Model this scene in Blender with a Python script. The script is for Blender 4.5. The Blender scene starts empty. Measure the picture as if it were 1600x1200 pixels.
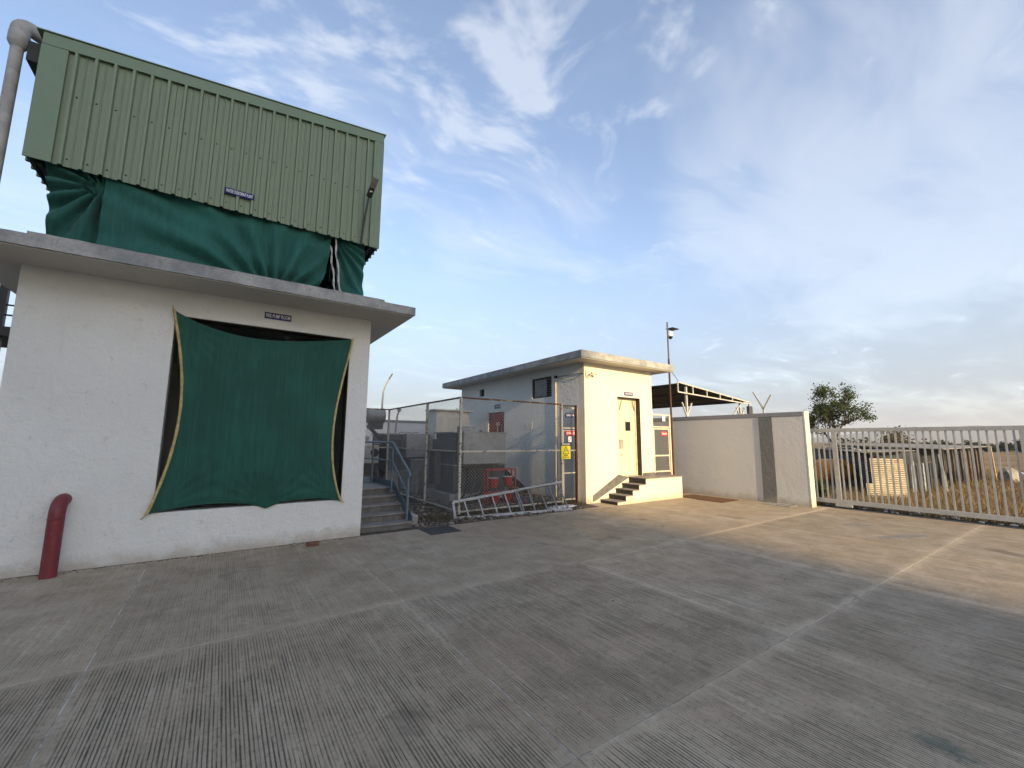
import bpy, bmesh, math, random
import numpy as np
from mathutils import Vector, Matrix, noise as mn
random.seed(7); rng = np.random.default_rng(7)
S = bpy.context.scene
COL = S.collection
R = math.radians

# ------------------------------------------------------------------ camera
yaw, pit, roll = R(55.561), R(7.622), R(0.367)
CAM_H = 1.62
fw = Vector((math.cos(pit)*math.cos(yaw), math.cos(pit)*math.sin(yaw), math.sin(pit)))
rt = Vector((math.sin(yaw), -math.cos(yaw), 0)); up = rt.cross(fw)
r2 = rt*math.cos(roll)+up*math.sin(roll); u2 = up*math.cos(roll)-rt*math.sin(roll)
cd = bpy.data.cameras.new('camera'); cam = bpy.data.objects.new('camera', cd); COL.objects.link(cam)
M4 = Matrix((r2, u2, -fw)).transposed().to_4x4(); M4.translation = (0, 0, CAM_H)
cam.matrix_world = M4
cd.sensor_width = 36; cd.lens = 36*650.4/1600; cd.clip_start = .05; cd.clip_end = 20000
S.camera = cam

# ------------------------------------------------------------------ light
SUN_EL, SUN_AZ = R(16.0), R(186.0)         # azimuth clockwise from +Y
SUN_STR, SKY_STR, EXPO = 3.8, 0.14, 1.36
sun_dir = Vector((math.sin(SUN_AZ)*math.cos(SUN_EL), math.cos(SUN_AZ)*math.cos(SUN_EL), math.sin(SUN_EL)))
sl = bpy.data.lights.new('sun', 'SUN'); sl.energy = SUN_STR; sl.angle = R(1.1); sl.color = (1, .74, .41)
so = bpy.data.objects.new('sun', sl); COL.objects.link(so)
so.rotation_euler = sun_dir.to_track_quat('Z', 'Y').to_euler(); so.location = (0, -20, 30)
vs = S.view_settings; vs.view_transform = 'Standard'; vs.look = 'None'; vs.gamma = 1; vs.use_curve_mapping = False
vs.exposure = EXPO

# ------------------------------------------------------------------ node helper
class G:
    def __init__(s, nt): s.t = nt; nt.nodes.clear()
    def n(s, typ, out=None, props=None, **inp):
        nd = s.t.nodes.new('ShaderNode'+typ)
        for k, v in (props or {}).items(): setattr(nd, k, v)
        for k, v in inp.items():
            key = int(k[1:]) if k[0] == 'i' and k[1:].isdigit() else k.replace('_', ' ')
            s.set(nd.inputs[key], v)
        return nd.outputs[out if out is not None else 0] if len(nd.outputs) else None
    def set(s, sock, v):
        if isinstance(v, bpy.types.NodeSocket): s.t.links.new(v, sock)
        elif isinstance(v, tuple) and len(v) == 3 and sock.type == 'RGBA': sock.default_value = (*v, 1)
        else: sock.default_value = v
    def m(s, op, a, b=0., c=0., clamp=False):
        return s.n('Math', props={'operation': op, 'use_clamp': clamp}, i0=a, i1=b, i2=c)
    def vm(s, op, a, b=(0, 0, 0), out=0):
        return s.n('VectorMath', out=out, props={'operation': op}, i0=a, i1=b)
    def mix(s, f, a, b, blend='MIX'):
        nd = s.t.nodes.new('ShaderNodeMix'); nd.data_type = 'RGBA'; nd.blend_type = blend
        s.set(nd.inputs[0], f); s.set(nd.inputs[6], a); s.set(nd.inputs[7], b); return nd.outputs[2]
    def mr(s, v, a, b, c=0., d=1., smooth=True):
        return s.n('MapRange', props={'interpolation_type': 'SMOOTHSTEP' if smooth else 'LINEAR'}, i0=v, i1=a, i2=b, i3=c, i4=d)
    def noise(s, vec, scale, detail=4., rough=.55, dist=0., out=0):
        return s.n('TexNoise', out=out, Vector=vec, Scale=scale, Detail=min(detail, 4.), Roughness=rough, Distortion=dist)
    def scale(s, vec, sc):
        return s.n('Mapping', Vector=vec, Scale=sc)
    def xyz(s, v):
        nd = s.t.nodes.new('ShaderNodeSeparateXYZ'); s.set(nd.inputs[0], v); return nd.outputs
    def comb(s, x, y, z):
        return s.n('CombineXYZ', X=x, Y=y, Z=z)

# ------------------------------------------------------------------ world: physical sky with thin cirrus and horizon haze
W = bpy.data.worlds.new('World'); S.world = W; W.use_nodes = True
W.cycles.sampling_method = 'MANUAL'; W.cycles.sample_map_resolution = 512
g = G(W.node_tree)
sky = g.n('TexSky', props=dict(sky_type='NISHITA', sun_disc=False, sun_elevation=SUN_EL, sun_rotation=SUN_AZ, altitude=500, air_density=1.0, dust_density=1.5, ozone_density=1.5))
d = g.n('TexCoord', out='Generated')
dx, dy, dz = g.xyz(d)
den = g.m('ADD', g.m('MAXIMUM', dz, 0.), .16)
pl = g.comb(g.m('DIVIDE', dx, den), g.m('DIVIDE', dy, den), 0.)
warp = g.vm('SCALE', g.vm('SUBTRACT', g.noise(pl, 1.3, 2, out=1), (.5, .5, .5)))
warp.node.inputs['Scale'].default_value = .7
pw = g.vm('ADD', pl, warp)
wisp = g.noise(g.n('Mapping', Vector=pw, Rotation=(0, 0, R(30)), Scale=(.7, 1.9, 1)), 1.6, 5, .62)
fine = g.noise(g.n('Mapping', Vector=pw, Rotation=(0, 0, R(-40)), Scale=(.9, 1.3, 1)), 7.6, 4, .60)
broad = g.noise(pl, .75, 1, .5)
def blob(v, a0, a1, w):                      # thicker cloud around a direction in the sky
    dt = g.n('VectorMath', out='Value', props={'operation': 'DOT_PRODUCT'}, i0=d, i1=v)
    return g.m('MULTIPLY', g.mr(dt, math.cos(R(a1)), math.cos(R(a0))), w)
def addm(*xs):
    o = xs[0]
    for x in xs[1:]: o = g.m('ADD', o, x)
    return o
veil_b = addm(*[blob(*b) for b in (((.844, .211, .493), 2, 22, .15), ((.806, .351, .476), 1, 13, .09), ((.904, .143, .404), 1, 15, .10), ((.574, .665, .478), 1, 10, .10), ((.444, .807, .39), 1, 8, .09), ((-.274, .891, .363), 1, 14, .12), ((.975, .132, .177), 5, 25, .06))])
puff_b = addm(*[blob(*b) for b in (((.243, .682, .69), 0, 15, .10), ((.351, .605, .715), 0, 14, .06), ((.474, .491, .731), 0, 15, .09), ((.448, .615, .649), 0, 6, .07), ((-.004, .784, .62), 1, 11, .10))])
veil = g.mr(g.m('ADD', g.m('ADD', g.m('MULTIPLY', wisp, .75), g.m('MULTIPLY', broad, .25)), veil_b), .47, .80, 0., .72)
puff = g.mr(g.m('ADD', g.m('ADD', g.m('MULTIPLY', fine, .75), g.m('MULTIPLY', wisp, .25)), puff_b), .555, .77, 0., .85)
cl = g.m('SUBTRACT', 1., g.m('MULTIPLY', g.m('SUBTRACT', 1., veil), g.m('SUBTRACT', 1., puff)))
hz = g.mr(dz, .0, .50, 1., 0.)
aureole = g.vm('SCALE', g.vm('MAXIMUM', g.vm('SUBTRACT', sky, (7., 7., 7.)), (0, 0, 0)))   # forward scatter round the sun, behind the viewer
aureole.node.inputs['Scale'].default_value = .75
haze_c = g.vm('ADD', g.mix(.05, (1.36, 1.49, 1.72), sky), aureole)
base = g.mix(g.m('ADD', g.m('MULTIPLY', hz, .78), .16), g.vm('MULTIPLY', sky, (1.01, .96, .96)), haze_c)
cloud_c = g.mix(.30, (2.35, 2.42, 2.56), g.vm('SCALE', sky))
cloud_c.node.inputs[7].links[0].from_node.inputs['Scale'].default_value = 1.3
skyc = g.mix(cl, base, cloud_c)
g.n('OutputWorld', Surface=g.n('Background', Color=skyc, Strength=SKY_STR))

# ------------------------------------------------------------------ materials
MAT = {}
def mat(name, fn):
    m = bpy.data.materials.new(name); m.use_nodes = True; q = G(m.node_tree)
    fn(q); MAT[name] = m; return m
def finish(q, col, rough=.7, bump=None, bstr=.3, bdist=.01, metal=0., spec=.4, extra=None, normal=None):
    kw = dict(Base_Color=col, Roughness=rough, Metallic=metal)
    kw['Specular_IOR_Level'] = spec
    if bump is not None:
        kw['Normal'] = q.n('Bump', Height=bump, Strength=bstr, Distance=bdist)
    kw.update(extra or {})
    sh = q.n('BsdfPrincipled', **kw)
    q.n('OutputMaterial', Surface=sh)
def pos(q): return q.n('NewGeometry', out='Position')

def m_paint(name, col, rough=.5, var=.12, scale=6, metal=0., dirt=None, bs=.05, spec=.4):
    def f(q):
        p = pos(q)
        a = q.noise(p, scale, 6, .6); b = q.noise(p, scale*9, 3)
        c2 = tuple(x*(1-var*1.6) for x in col); c1 = tuple(min(1, x*(1+var*.7)) for x in col)
        c = q.mix(q.mr(a, .3, .7), c2, c1)
        if dirt: c = q.mix(q.mr(q.noise(p, scale*2.3, 7, .65), .52, .72, 0, .75), c, dirt)
        finish(q, c, q.mr(a, .3, .7, rough-.08, rough+.1), b, bs, .004, metal, spec)
    return mat(name, f)

def m_plaster(name, col, lump=.55, stain=.5, stainc=(.30, .28, .24), fs=1.):
    def f(q):
        p = pos(q)
        big = q.noise(p, .8, 5, .6); mid = q.noise(p, 5, 6, .6); fin = q.noise(p, 42, 4, .6)
        tro = q.noise(q.scale(p, (9, 9, 11)), 1.3*fs, 4, .6, .4)
        c = q.mix(q.mr(big, .3, .7), tuple(x*.93 for x in col), col)
        c = q.mix(q.mr(mid, .45, .8, 0, .25), c, tuple(x*.82 for x in col))
        x, y, z = q.xyz(p)
        # streaks and scuffs of dirt, each with a ragged shape of its own
        drip = q.noise(q.scale(p, (7, 7, .55)), 1., 6, .62, .2)
        c = q.mix(q.mr(drip, .60, .80, 0, stain*.55), c, stainc)
        spot = q.noise(p, 11, 7, .7, .4)
        c = q.mix(q.mr(spot, .62, .70, 0, stain*.8), c, stainc)
        crk = q.m('ABSOLUTE', q.m('SUBTRACT', q.noise(p, 1.15, 4, .62, .5), .5))
        c = q.mix(q.m('MULTIPLY', q.mr(crk, .0015, .006, 1, 0), q.mr(big, .54, .62, 0, stain*.5)), c, tuple(x*.6 for x in stainc))
        basem = q.m('MULTIPLY', q.mr(q.m('ADD', z, q.m('MULTIPLY', q.noise(p, 3.2, 6, .65), -.42)), -.22, .02, 1, 0), .65)
        c = q.mix(basem, c, (.30, .26, .20))
        h = q.m('ADD', q.m('MULTIPLY', tro, .7), q.m('ADD', q.m('MULTIPLY', fin, .25), q.m('MULTIPLY', mid, .6)))
        finish(q, c, .85, h, lump, .02, 0, .25)
    return mat(name, f)

m_plaster('plaster_white', (.60, .62, .605), .9, .40)
m_plaster('plaster_grey', (.55, .555, .55), .7, .16, fs=2.6)
m_plaster('plaster_sun_tint', (.62, .575, .47), .6, .5, (.36, .29, .19))  # white plaster with the warm sunlight mixed into its base colour
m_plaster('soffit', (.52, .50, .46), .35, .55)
m_plaster('paint_band', (.15, .16, .165), .8, .2)
m_plaster('paint_coping', (.22, .23, .25), .6, .3)

def f(q):
    p = pos(q)
    a = q.noise(p, 3, 8, .68); b = q.noise(p, 26, 6, .65); s = q.noise(q.scale(p, (6, 6, 1.2)), 1.6, 6, .65)
    c = q.mix(q.mr(a, .3, .72), (.20, .215, .22), (.37, .375, .36))
    c = q.mix(q.mr(b, .45, .75, 0, .45), c, (.15, .16, .16))
    c = q.mix(q.mr(s, .58, .78, 0, .5), c, (.12, .12, .115))
    finish(q, c, .9, q.m('ADD', q.m('MULTIPLY', b, .6), a), .6, .02, 0, .2)
mat('slab_concrete', f)

def f(q):   # brushed concrete with grooves along Y
    p = pos(q); x, y, z = q.xyz(p)
    ge = q.n('TexCoord', out='Generated'); gx, gy, gz = q.xyz(ge)
    rnd = q.n('ObjectInfo', out='Random')
    ed = q.m('MULTIPLY', q.m('MINIMUM', q.m('MINIMUM', gx, q.m('SUBTRACT', 1., gx)), q.m('MINIMUM', gy, q.m('SUBTRACT', 1., gy))), 2.45)
    edn = q.m('ADD', ed, q.m('MULTIPLY', q.m('SUBTRACT', q.noise(p, 4, 5, .6), .5), .25))
    smooth_edge = q.mr(edn, .0, .10, 1, 0)
    edy = q.m('ADD', q.m('MULTIPLY', q.m('MINIMUM', gy, q.m('SUBTRACT', 1., gy)), 2.5), q.m('MULTIPLY', q.m('SUBTRACT', q.noise(q.vm('ADD', p, (7, 3, 0)), 3, 3, .6), .5), .3))
    band = q.mr(edy, -.02, .16, 1, 0)
    ln1 = q.noise(q.scale(p, (72, 1.0, 0)), 1., 2, .6)            # comb marks dragged along Y, no two alike
    ln2 = q.noise(q.scale(p, (23, .25, 0)), 1., 1, .5)
    wave = q.m('SINE', q.m('MULTIPLY', q.m('ADD', x, q.m('MULTIPLY', ln2, .012)), 2*math.pi/.0205))
    groove = q.mr(q.m('ADD', q.m('MULTIPLY', wave, .26), ln1), .52, .72, 0, 1)
    patch = q.noise(p, .55, 4, .62, .3); mid = q.noise(p, 2.4, 5, .66, .2); fin = q.noise(p, 30, 4, .7); grit = q.noise(p, 160, 1, .7)
    streak = q.noise(q.scale(p, (16, .9, 1)), 1., 4, .68); streak2 = q.noise(q.scale(p, (60, 2.4, 1)), 1., 3, .7)
    worn = q.mr(q.m('ADD', q.m('MULTIPLY', patch, .55), q.m('MULTIPLY', mid, .45)), .34, .56)       # where grooves survive
    brk = q.mr(q.noise(q.scale(p, (40, 4, 1)), 1., 3, .65), .28, .52)
    gm = q.m('MULTIPLY', q.m('MULTIPLY', groove, q.m('MULTIPLY', q.m('MULTIPLY', q.m('ADD', q.m('MULTIPLY', worn, .75), .25), q.mr(y, 4.29, 4.31, 1., .45)), brk)), q.m('SUBTRACT', 1., smooth_edge))
    c = q.mix(q.mr(patch, .32, .68), (.315, .256, .190), (.40, .350, .280))
    c = q.mix(q.mr(mid, .38, .66, 0, .5), c, (.25, .218, .160))
    c = q.mix(q.mr(streak, .48, .76, 0, .5), c, (.47, .425, .355))
    c = q.mix(q.mr(streak2, .50, .74, 0, .45), c, (.17, .143, .112))
    c = q.mix(q.mr(fin, .50, .68, 0, .6), c, (.15, .145, .115))
    c = q.mix(q.m('MULTIPLY', band, .09), c, (.50, .46, .40))
    c = q.mix(q.m('MULTIPLY', gm, .88), c, (.055, .047, .038))
    oil = q.noise(p, 1.3, 5, .6, .6)
    c = q.mix(q.mr(oil, .60, .74, 0, .55), c, (.085, .078, .068))
    rust = q.noise(q.vm('ADD', p, (31, 17, 5)), .9, 6, .65, .3)
    c = q.mix(q.mr(rust, .62, .80, 0, .5), c, (.23, .135, .08))
    sp = q.n('TexVoronoi', Vector=p, Scale=2.3, Randomness=1.)
    spn = q.m('ADD', sp, q.m('MULTIPLY', q.noise(p, 30, 3), .03))
    c = q.mix(q.mr(spn, .024, .034, .8, 0), c, (.04, .036, .03))
    # green paint spilled near the viewer
    gd = q.m('ADD', q.vm('LENGTH', q.vm('MULTIPLY', q.vm('SUBTRACT', p, (3.32, .73, 0)), (1.6, 1., 1)), out=1), q.m('MULTIPLY', q.noise(p, 16, 6, .75), .34))
    c = q.mix(q.mr(gd, .22, .34, .55, 0), c, (.035, .075, .065))
    tint = q.mr(rnd, 0, 1, .90, 1.08)
    c = q.vm('MULTIPLY', c, q.comb(q.m('MULTIPLY', tint, 1.02), q.m('MULTIPLY', tint, .975), q.m('MULTIPLY', tint, .89)))
    h = q.m('ADD', q.m('MULTIPLY', gm, -1.), q.m('ADD', q.m('MULTIPLY', fin, .35), q.m('MULTIPLY', grit, .25)))
    finish(q, c, q.mr(mid, .3, .7, .62, .85), h, .55, .006, 0, .3)
mat('yard_concrete', f)
def f(q):
    p = pos(q)
    c = q.mix(q.mr(q.noise(p, 5, 6, .7), .38, .6), (.20, .19, .17), (.58, .56, .53))
    finish(q, c, .9, q.noise(p, 60, 3), .3, .005)
mat('joint_filler', f)
def f(q):
    p = pos(q)
    a = q.noise(p, .12, 6, .6); b = q.noise(p, 1.6, 7, .68); e = q.noise(p, 14, 6, .7)
    c = q.mix(q.mr(a, .35, .65), (.19, .115, .06), (.27, .20, .105))
    c = q.mix(q.mr(b, .4, .7, 0, .7), c, (.13, .085, .05)); c = q.mix(q.mr(e, .45, .75, 0, .6), c, (.30, .23, .14))
    finish(q, c, .95, e, .8, .05, 0, .1)
mat('field_earth', f)
def f(q):
    p = pos(q)
    b = q.noise(p, 2.2, 7, .68); e = q.noise(p, 24, 6, .7); v = q.n('TexVoronoi', out='Distance', Vector=p, Scale=26.)
    c = q.mix(q.mr(b, .35, .68), (.085, .075, .06), (.16, .145, .12)); c = q.mix(q.mr(e, .45, .75, 0, .7), c, (.05, .045, .036))
    finish(q, c, .95, q.m('ADD', e, v), 1., .04, 0, .15)
mat('yard_gravel', f)
def f(q):
    r = q.n('NewGeometry', out='Random Per Island'); p = pos(q)
    rp = q.n('ValToRGB', Fac=r); cr = rp.node.color_ramp
    cr.elements[0].color = (.05, .046, .04, 1); cr.elements[1].color = (.22, .205, .175, 1)
    e = cr.elements.new(.5); e.color = (.11, .085, .06, 1)
    finish(q, rp, .9, q.noise(p, 40, 4), .5, .01)
mat('rubble', f)
def m_leaf(name, cols, tr=.35):
    def f(q):
        r = q.n('NewGeometry', out='Random Per Island'); rp = q.n('ValToRGB', Fac=r); cr = rp.node.color_ramp
        cr.elements[0].color = (*cols[0], 1); cr.elements[1].color = (*cols[-1], 1)
        for i, c in enumerate(cols[1:-1]):
            e = cr.elements.new((i+1)/(len(cols)-1)); e.color = (*c, 1)
        df = q.n('BsdfPrincipled', Base_Color=rp, Roughness=.65, Specular_IOR_Level=.25)
        t = q.n('BsdfTranslucent', Color=rp)
        q.n('OutputMaterial', Surface=q.n('MixShader', i0=tr, i1=df, i2=t))
    return mat(name, f)
m_leaf('leaf_green', [(.025, .045, .014), (.05, .08, .022), (.10, .115, .035)])
m_leaf('leaf_brown', [(.05, .045, .02), (.10, .085, .04), (.16, .12, .06)])
m_leaf('leaf_dark', [(.02, .03, .014), (.045, .06, .026)])
m_leaf('dry_grass', [(.075, .05, .03), (.20, .14, .07), (.28, .21, .11), (.14, .08, .045), (.34, .28, .16), (.09, .095, .04)], .25)
m_paint('bark', (.10, .075, .05), .9, .3, 12, bs=.6)

def f(q):   # pre-painted green sheet
    p = pos(q)
    st = q.noise(q.scale(p, (14, 14, .7)), 1., 6, .65); b = q.noise(p, 2.2, 6, .6)
    c = q.mix(q.mr(b, .3, .7), (.140, .198, .128), (.170, .230, .150))
    c = q.mix(q.mr(st, .5, .75, 0, .45), c, (.105, .15, .085))
    x, y, z = q.xyz(p)
    c = q.mix(q.m('MULTIPLY', q.mr(q.noise(q.scale(p, (30, 30, 2)), 1., 5, .7), .56, .76), .35), c, (.09, .115, .07))
    finish(q, c, q.mr(b, .3, .7, .42, .58), q.noise(p, 3, 3), .25, .01, 0, .45)
mat('green_sheet', f)
m_paint('green_flash', (.135, .205, .135), .45, .08, 3, bs=.05)
m_paint('green_dark', (.02, .028, .022), .6, .2, 4)
def m_cloth(name, c0, c1, weave=True):
    def f(q):
        p = pos(q); x, y, z = q.xyz(p)
        v = q.noise(q.scale(p, (26, 26, .9)), 1., 5, .65); b = q.noise(p, 1.3, 5, .6)
        c = q.mix(q.mr(q.m('ADD', q.m('MULTIPLY', v, .5), q.m('MULTIPLY', b, .5)), .38, .64), c0, c1)
        w = q.m('ADD', q.m('SINE', q.m('MULTIPLY', x, 900.)), q.m('SINE', q.m('MULTIPLY', z, 900.)))
        df = q.n('BsdfPrincipled', Base_Color=c, Roughness=.72, Specular_IOR_Level=.25, Sheen_Weight=.15, Normal=q.n('Bump', Height=q.m('ADD', q.m('MULTIPLY', w, .1), v), Strength=.25, Distance=.004))
        q.n('OutputMaterial', Surface=q.n('MixShader', i0=.12, i1=df, i2=q.n('BsdfTranslucent', Color=c)))
    return mat(name, f)
m_cloth('shade_net', (.011, .064, .050), (.016, .096, .074))
m_cloth('shade_net_bright', (.013, .088, .072), (.020, .130, .106))
m_cloth('shade_net_dark', (.011, .072, .058), (.016, .105, .085))
m_paint('hem_yellow', (.42, .34, .15), .8, .2, 20)
m_paint('strap_white', (.50, .49, .46), .8, .25, 25)
m_paint('pvc_grey', (.36, .36, .34), .6, .15, 5, dirt=(.22, .2, .17))
m_paint('pipe_red', (.155, .022, .030), .5, .12, 8, dirt=(.19, .05, .05))
m_paint('red_paint', (.33, .030, .028), .5, .15, 12)
m_paint('door_red', (.20, .012, .020), .45, .12, 5)
m_paint('sign_blue', (.012, .018, .12), .6, .08, 5, spec=.2)
m_paint('sign_red', (.46, .03, .035), .5, .08, 5)
m_paint('sign_yellow', (.62, .56, .03), .4, .06, 5)
m_paint('sign_white', (.85, .85, .85), .5, .06, 5)
m_paint('ink_black', (.012, .012, .012), .5, .1, 5)
m_paint('paper', (.70, .68, .62), .8, .06, 9)
m_paint('black_metal', (.014, .014, .016), .5, .2, 8)
m_paint('dark_glass', (.012, .014, .016), .12, .1, 4, spec=.6)
m_paint('pane_grey', (.10, .115, .12), .3, .12, 6)
m_paint('lamp_body', (.055, .055, .058), .5, .15, 9)
m_paint('lamp_lens', (.16, .16, .155), .3, .1, 9)
m_paint('trafo_grey', (.26, .27, .27), .5, .1, 3, dirt=(.15, .15, .14))
m_paint('trafo_dark', (.060, .068, .074), .5, .15, 3)
m_paint('kiosk_white', (.60, .60, .53), .55, .08, 3, dirt=(.42, .40, .34))
m_paint('concrete_block', (.27, .265, .25), .9, .2, 5, bs=.4)
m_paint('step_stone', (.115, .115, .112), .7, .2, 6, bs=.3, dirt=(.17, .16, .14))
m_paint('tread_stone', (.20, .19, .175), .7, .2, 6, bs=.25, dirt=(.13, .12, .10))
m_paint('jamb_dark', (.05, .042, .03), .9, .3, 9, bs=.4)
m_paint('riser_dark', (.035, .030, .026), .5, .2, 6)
m_paint('rail_blue', (.105, .150, .185), .45, .12, 9, dirt=(.08, .09, .10))
m_paint('galv', (.30, .30, .285), .5, .15, 20, metal=.25)
m_paint('galv_dark', (.20, .205, .205), .5, .2, 20, metal=.3)
m_paint('gate_paint', (.38, .39, .38), .5, .08, 6, dirt=(.28, .27, .25))
m_paint('door_cream', (.56, .49, .37), .45, .06, 3)
m_paint('frame_cream', (.56, .49, .38), .5, .1, 6)
m_paint('rust_dark', (.065, .030, .022), .8, .3, 12, bs=.3)
m_paint('grate_rust', (.085, .045, .026), .9, .35, 14, bs=.4)
m_paint('grate_steel', (.06, .06, .058), .7, .3, 14)
m_paint('cable_black', (.012, .012, .013), .55, .15, 12)
m_paint('cable_grey', (.10, .10, .095), .6, .15, 12)
m_paint('brick_red', (.16, .075, .05), .9, .3, 20, bs=.5)
m_paint('tin_dark', (.030, .034, .042), .7, .35, 3)
m_paint('tin_roof', (.23, .22, .20), .7, .3, 3)
m_paint('tin_cream', (.54, .48, .34), .6, .12, 3, dirt=(.36, .16, .08))
m_paint('plank_blue', (.24, .29, .31), .8, .3, 6, dirt=(.09, .10, .10))
m_paint('plank_brown', (.075, .055, .042), .9, .35, 8)
m_paint('wood_pale', (.46, .36, .22), .85, .2, 8)
m_paint('tank_orange', (.78, .32, .06), .55, .12, 4, dirt=(.33, .14, .04))
m_paint('plastic_white', (.75, .74, .72), .6, .1, 9)
m_paint('canopy_sheet', (.046, .056, .047), .6, .2, 3)
m_paint('steel_pale', (.42, .43, .40), .5, .12, 6)
m_paint('steel_blue', (.035, .05, .085), .5, .15, 6)
m_paint('hill_scrub', (.10, .11, .10), .95, .2, .004)
m_paint('factory_panel', (.42, .42, .41), .6, .08, .3)
m_paint('solar', (.010, .012, .03), .2, .1, 4)
def f(q):   # cream paint flaking off rusty pipe
    p = pos(q)
    a = q.noise(p, 22, 7, .68); b = q.noise(p, 3, 4, .5)
    rust = q.mix(q.noise(p, 50, 3), (.07, .032, .018), (.18, .085, .04))
    c = q.mix(q.mr(q.m('ADD', q.m('MULTIPLY', a, .7), q.m('MULTIPLY', b, .3)), .53, .60), (.44, .42, .36), rust)
    finish(q, c, .8, a, .4, .004, .1, .25)
mat('flaking', f)
def f(q):
    p = pos(q)
    a = q.noise(p, 22, 7, .68); b = q.noise(p, 3, 4, .5)
    rust = q.mix(q.noise(p, 50, 3), (.06, .028, .016), (.17, .08, .04))
    c = q.mix(q.mr(q.m('ADD', q.m('MULTIPLY', a, .7), q.m('MULTIPLY', b, .3)), .40, .48), (.38, .34, .25), rust)
    finish(q, c, .85, a, .4, .004, .1, .2)
mat('rusty_rail', f)

# ------------------------------------------------------------------ mesh helpers
class MB:
    def __init__(s): s.v = []; s.f = []
    def add(s, vs, fs):
        o = len(s.v); s.v += [tuple(v) for v in vs]; s.f += [tuple(i+o for i in f) for f in fs]; return s
    def box(s, x0, x1, y0, y1, z0, z1):
        return s.add([(x0,y0,z0),(x1,y0,z0),(x1,y1,z0),(x0,y1,z0),(x0,y0,z1),(x1,y0,z1),(x1,y1,z1),(x0,y1,z1)],
                     [(0,3,2,1),(4,5,6,7),(0,1,5,4),(1,2,6,5),(2,3,7,6),(3,0,4,7)])
    def bar(s, a, b, w, h=None, upv=(0,0,1)):                  # rectangular bar from a to b
        a = Vector(a); b = Vector(b); h = w if h is None else h
        t = (b-a).normalized(); u = Vector(upv)
        if abs(t.dot(u)) > .98: u = Vector((0,1,0))
        sd = t.cross(u).normalized()*(w/2); uu = sd.cross(t).normalized()*(h/2)
        vs = [a-sd-uu, a+sd-uu, a+sd+uu, a-sd+uu, b-sd-uu, b+sd-uu, b+sd+uu, b-sd+uu]
        return s.add(vs, [(0,1,2,3),(7,6,5,4),(0,4,5,1),(1,5,6,2),(2,6,7,3),(3,7,4,0)])
    def tube(s, pts, r, n=8, cap=True):
        pts = [Vector(p) for p in pts]; rs = r if isinstance(r, (list, tuple)) else [r]*len(pts)
        vs, fs = [], []; ref = None
        for i, p in enumerate(pts):
            t = (pts[min(i+1, len(pts)-1)]-pts[max(i-1, 0)]).normalized()
            if ref is None: ref = Vector((0,0,1)) if abs(t.z) < .9 else Vector((1,0,0))
            a = t.cross(ref).normalized(); b = a.cross(t).normalized(); ref = b
            vs += [p+(a*math.cos(2*math.pi*k/n)+b*math.sin(2*math.pi*k/n))*rs[i] for k in range(n)]
        for i in range(len(pts)-1):
            for k in range(n):
                k2 = (k+1) % n; fs.append((i*n+k, i*n+k2, (i+1)*n+k2, (i+1)*n+k))
        if cap: fs += [tuple(range(n-1, -1, -1)), tuple(range((len(pts)-1)*n, len(pts)*n))]
        return s.add(vs, [f[::-1] for f in fs])
    def lathe(s, prof, n=16, c=(0,0,0), axis='z'):
        vs, fs = [], []
        for r, h in prof:
            for k in range(n):
                a = 2*math.pi*k/n; x, y = r*math.cos(a), r*math.sin(a)
                v = (x, y, h) if axis == 'z' else ((h, x, y) if axis == 'x' else (y, h, x))
                vs.append((v[0]+c[0], v[1]+c[1], v[2]+c[2]))
        for i in range(len(prof)-1):
            for k in range(n):
                k2 = (k+1) % n; fs.append((i*n+k, i*n+k2, (i+1)*n+k2, (i+1)*n+k))
        fs += [tuple(range(n-1, -1, -1)), tuple(range((len(prof)-1)*n, len(prof)*n))]
        return s.add(vs, fs)
    def prism(s, poly, d):                                     # polygon (3D points) pushed along d
        n = len(poly); d = Vector(d); a = [Vector(p) for p in poly]
        return s.add(a+[p+d for p in a], [tuple(range(n))[::-1], tuple(range(n, 2*n))]+[(i, (i+1) % n, (i+1) % n+n, i+n) for i in range(n)])
    def grid(s, fn, nu, nv):
        vs = [fn(i/nu, j/nv) for j in range(nv+1) for i in range(nu+1)]
        return s.add(vs, [(j*(nu+1)+i, j*(nu+1)+i+1, (j+1)*(nu+1)+i+1, (j+1)*(nu+1)+i) for j in range(nv) for i in range(nu)])
    def mesh(s, name, bevel=0., smooth=False, weld=False, solid=0.):
        me = bpy.data.meshes.new(name); me.from_pydata(s.v, [], s.f)
        bm = bmesh.new(); bm.from_mesh(me)
        if weld: bmesh.ops.remove_doubles(bm, verts=bm.verts, dist=1e-5)
        bmesh.ops.recalc_face_normals(bm, faces=bm.faces)
        if solid: bmesh.ops.solidify(bm, geom=bm.faces[:], thickness=solid)
        if bevel:
            es = [e for e in bm.edges if len(e.link_faces) == 2 and e.calc_face_angle(0) > .6]
            bmesh.ops.bevel(bm, geom=es, offset=bevel, segments=2, profile=.5, affect='EDGES', clamp_overlap=True)
        bm.to_mesh(me); bm.free()
        if smooth:
            for p in me.polygons: p.use_smooth = True
            if smooth != 'all':
                try: me.set_sharp_from_angle(angle=R(40))
                except Exception: pass
        return me
    def obj(s, name, m, parent=None, bevel=0., smooth=False, weld=False, solid=0., **tags):
        me = s.mesh(name, bevel, smooth, weld, solid)
        return link(name, me, m, parent, **tags)
def link(name, me, m, parent=None, **tags):
    o = bpy.data.objects.new(name, me); COL.objects.link(o)
    if m and not me.materials: me.materials.append(MAT[m])
    if parent is not None:
        o.parent = parent; o.matrix_parent_inverse = WM[parent.name].inverted()
        WM[o.name] = Matrix.Identity(4)
    else: WM[o.name] = Matrix.Identity(4)
    for k, v in tags.items(): o[k] = v
    return o
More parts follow.
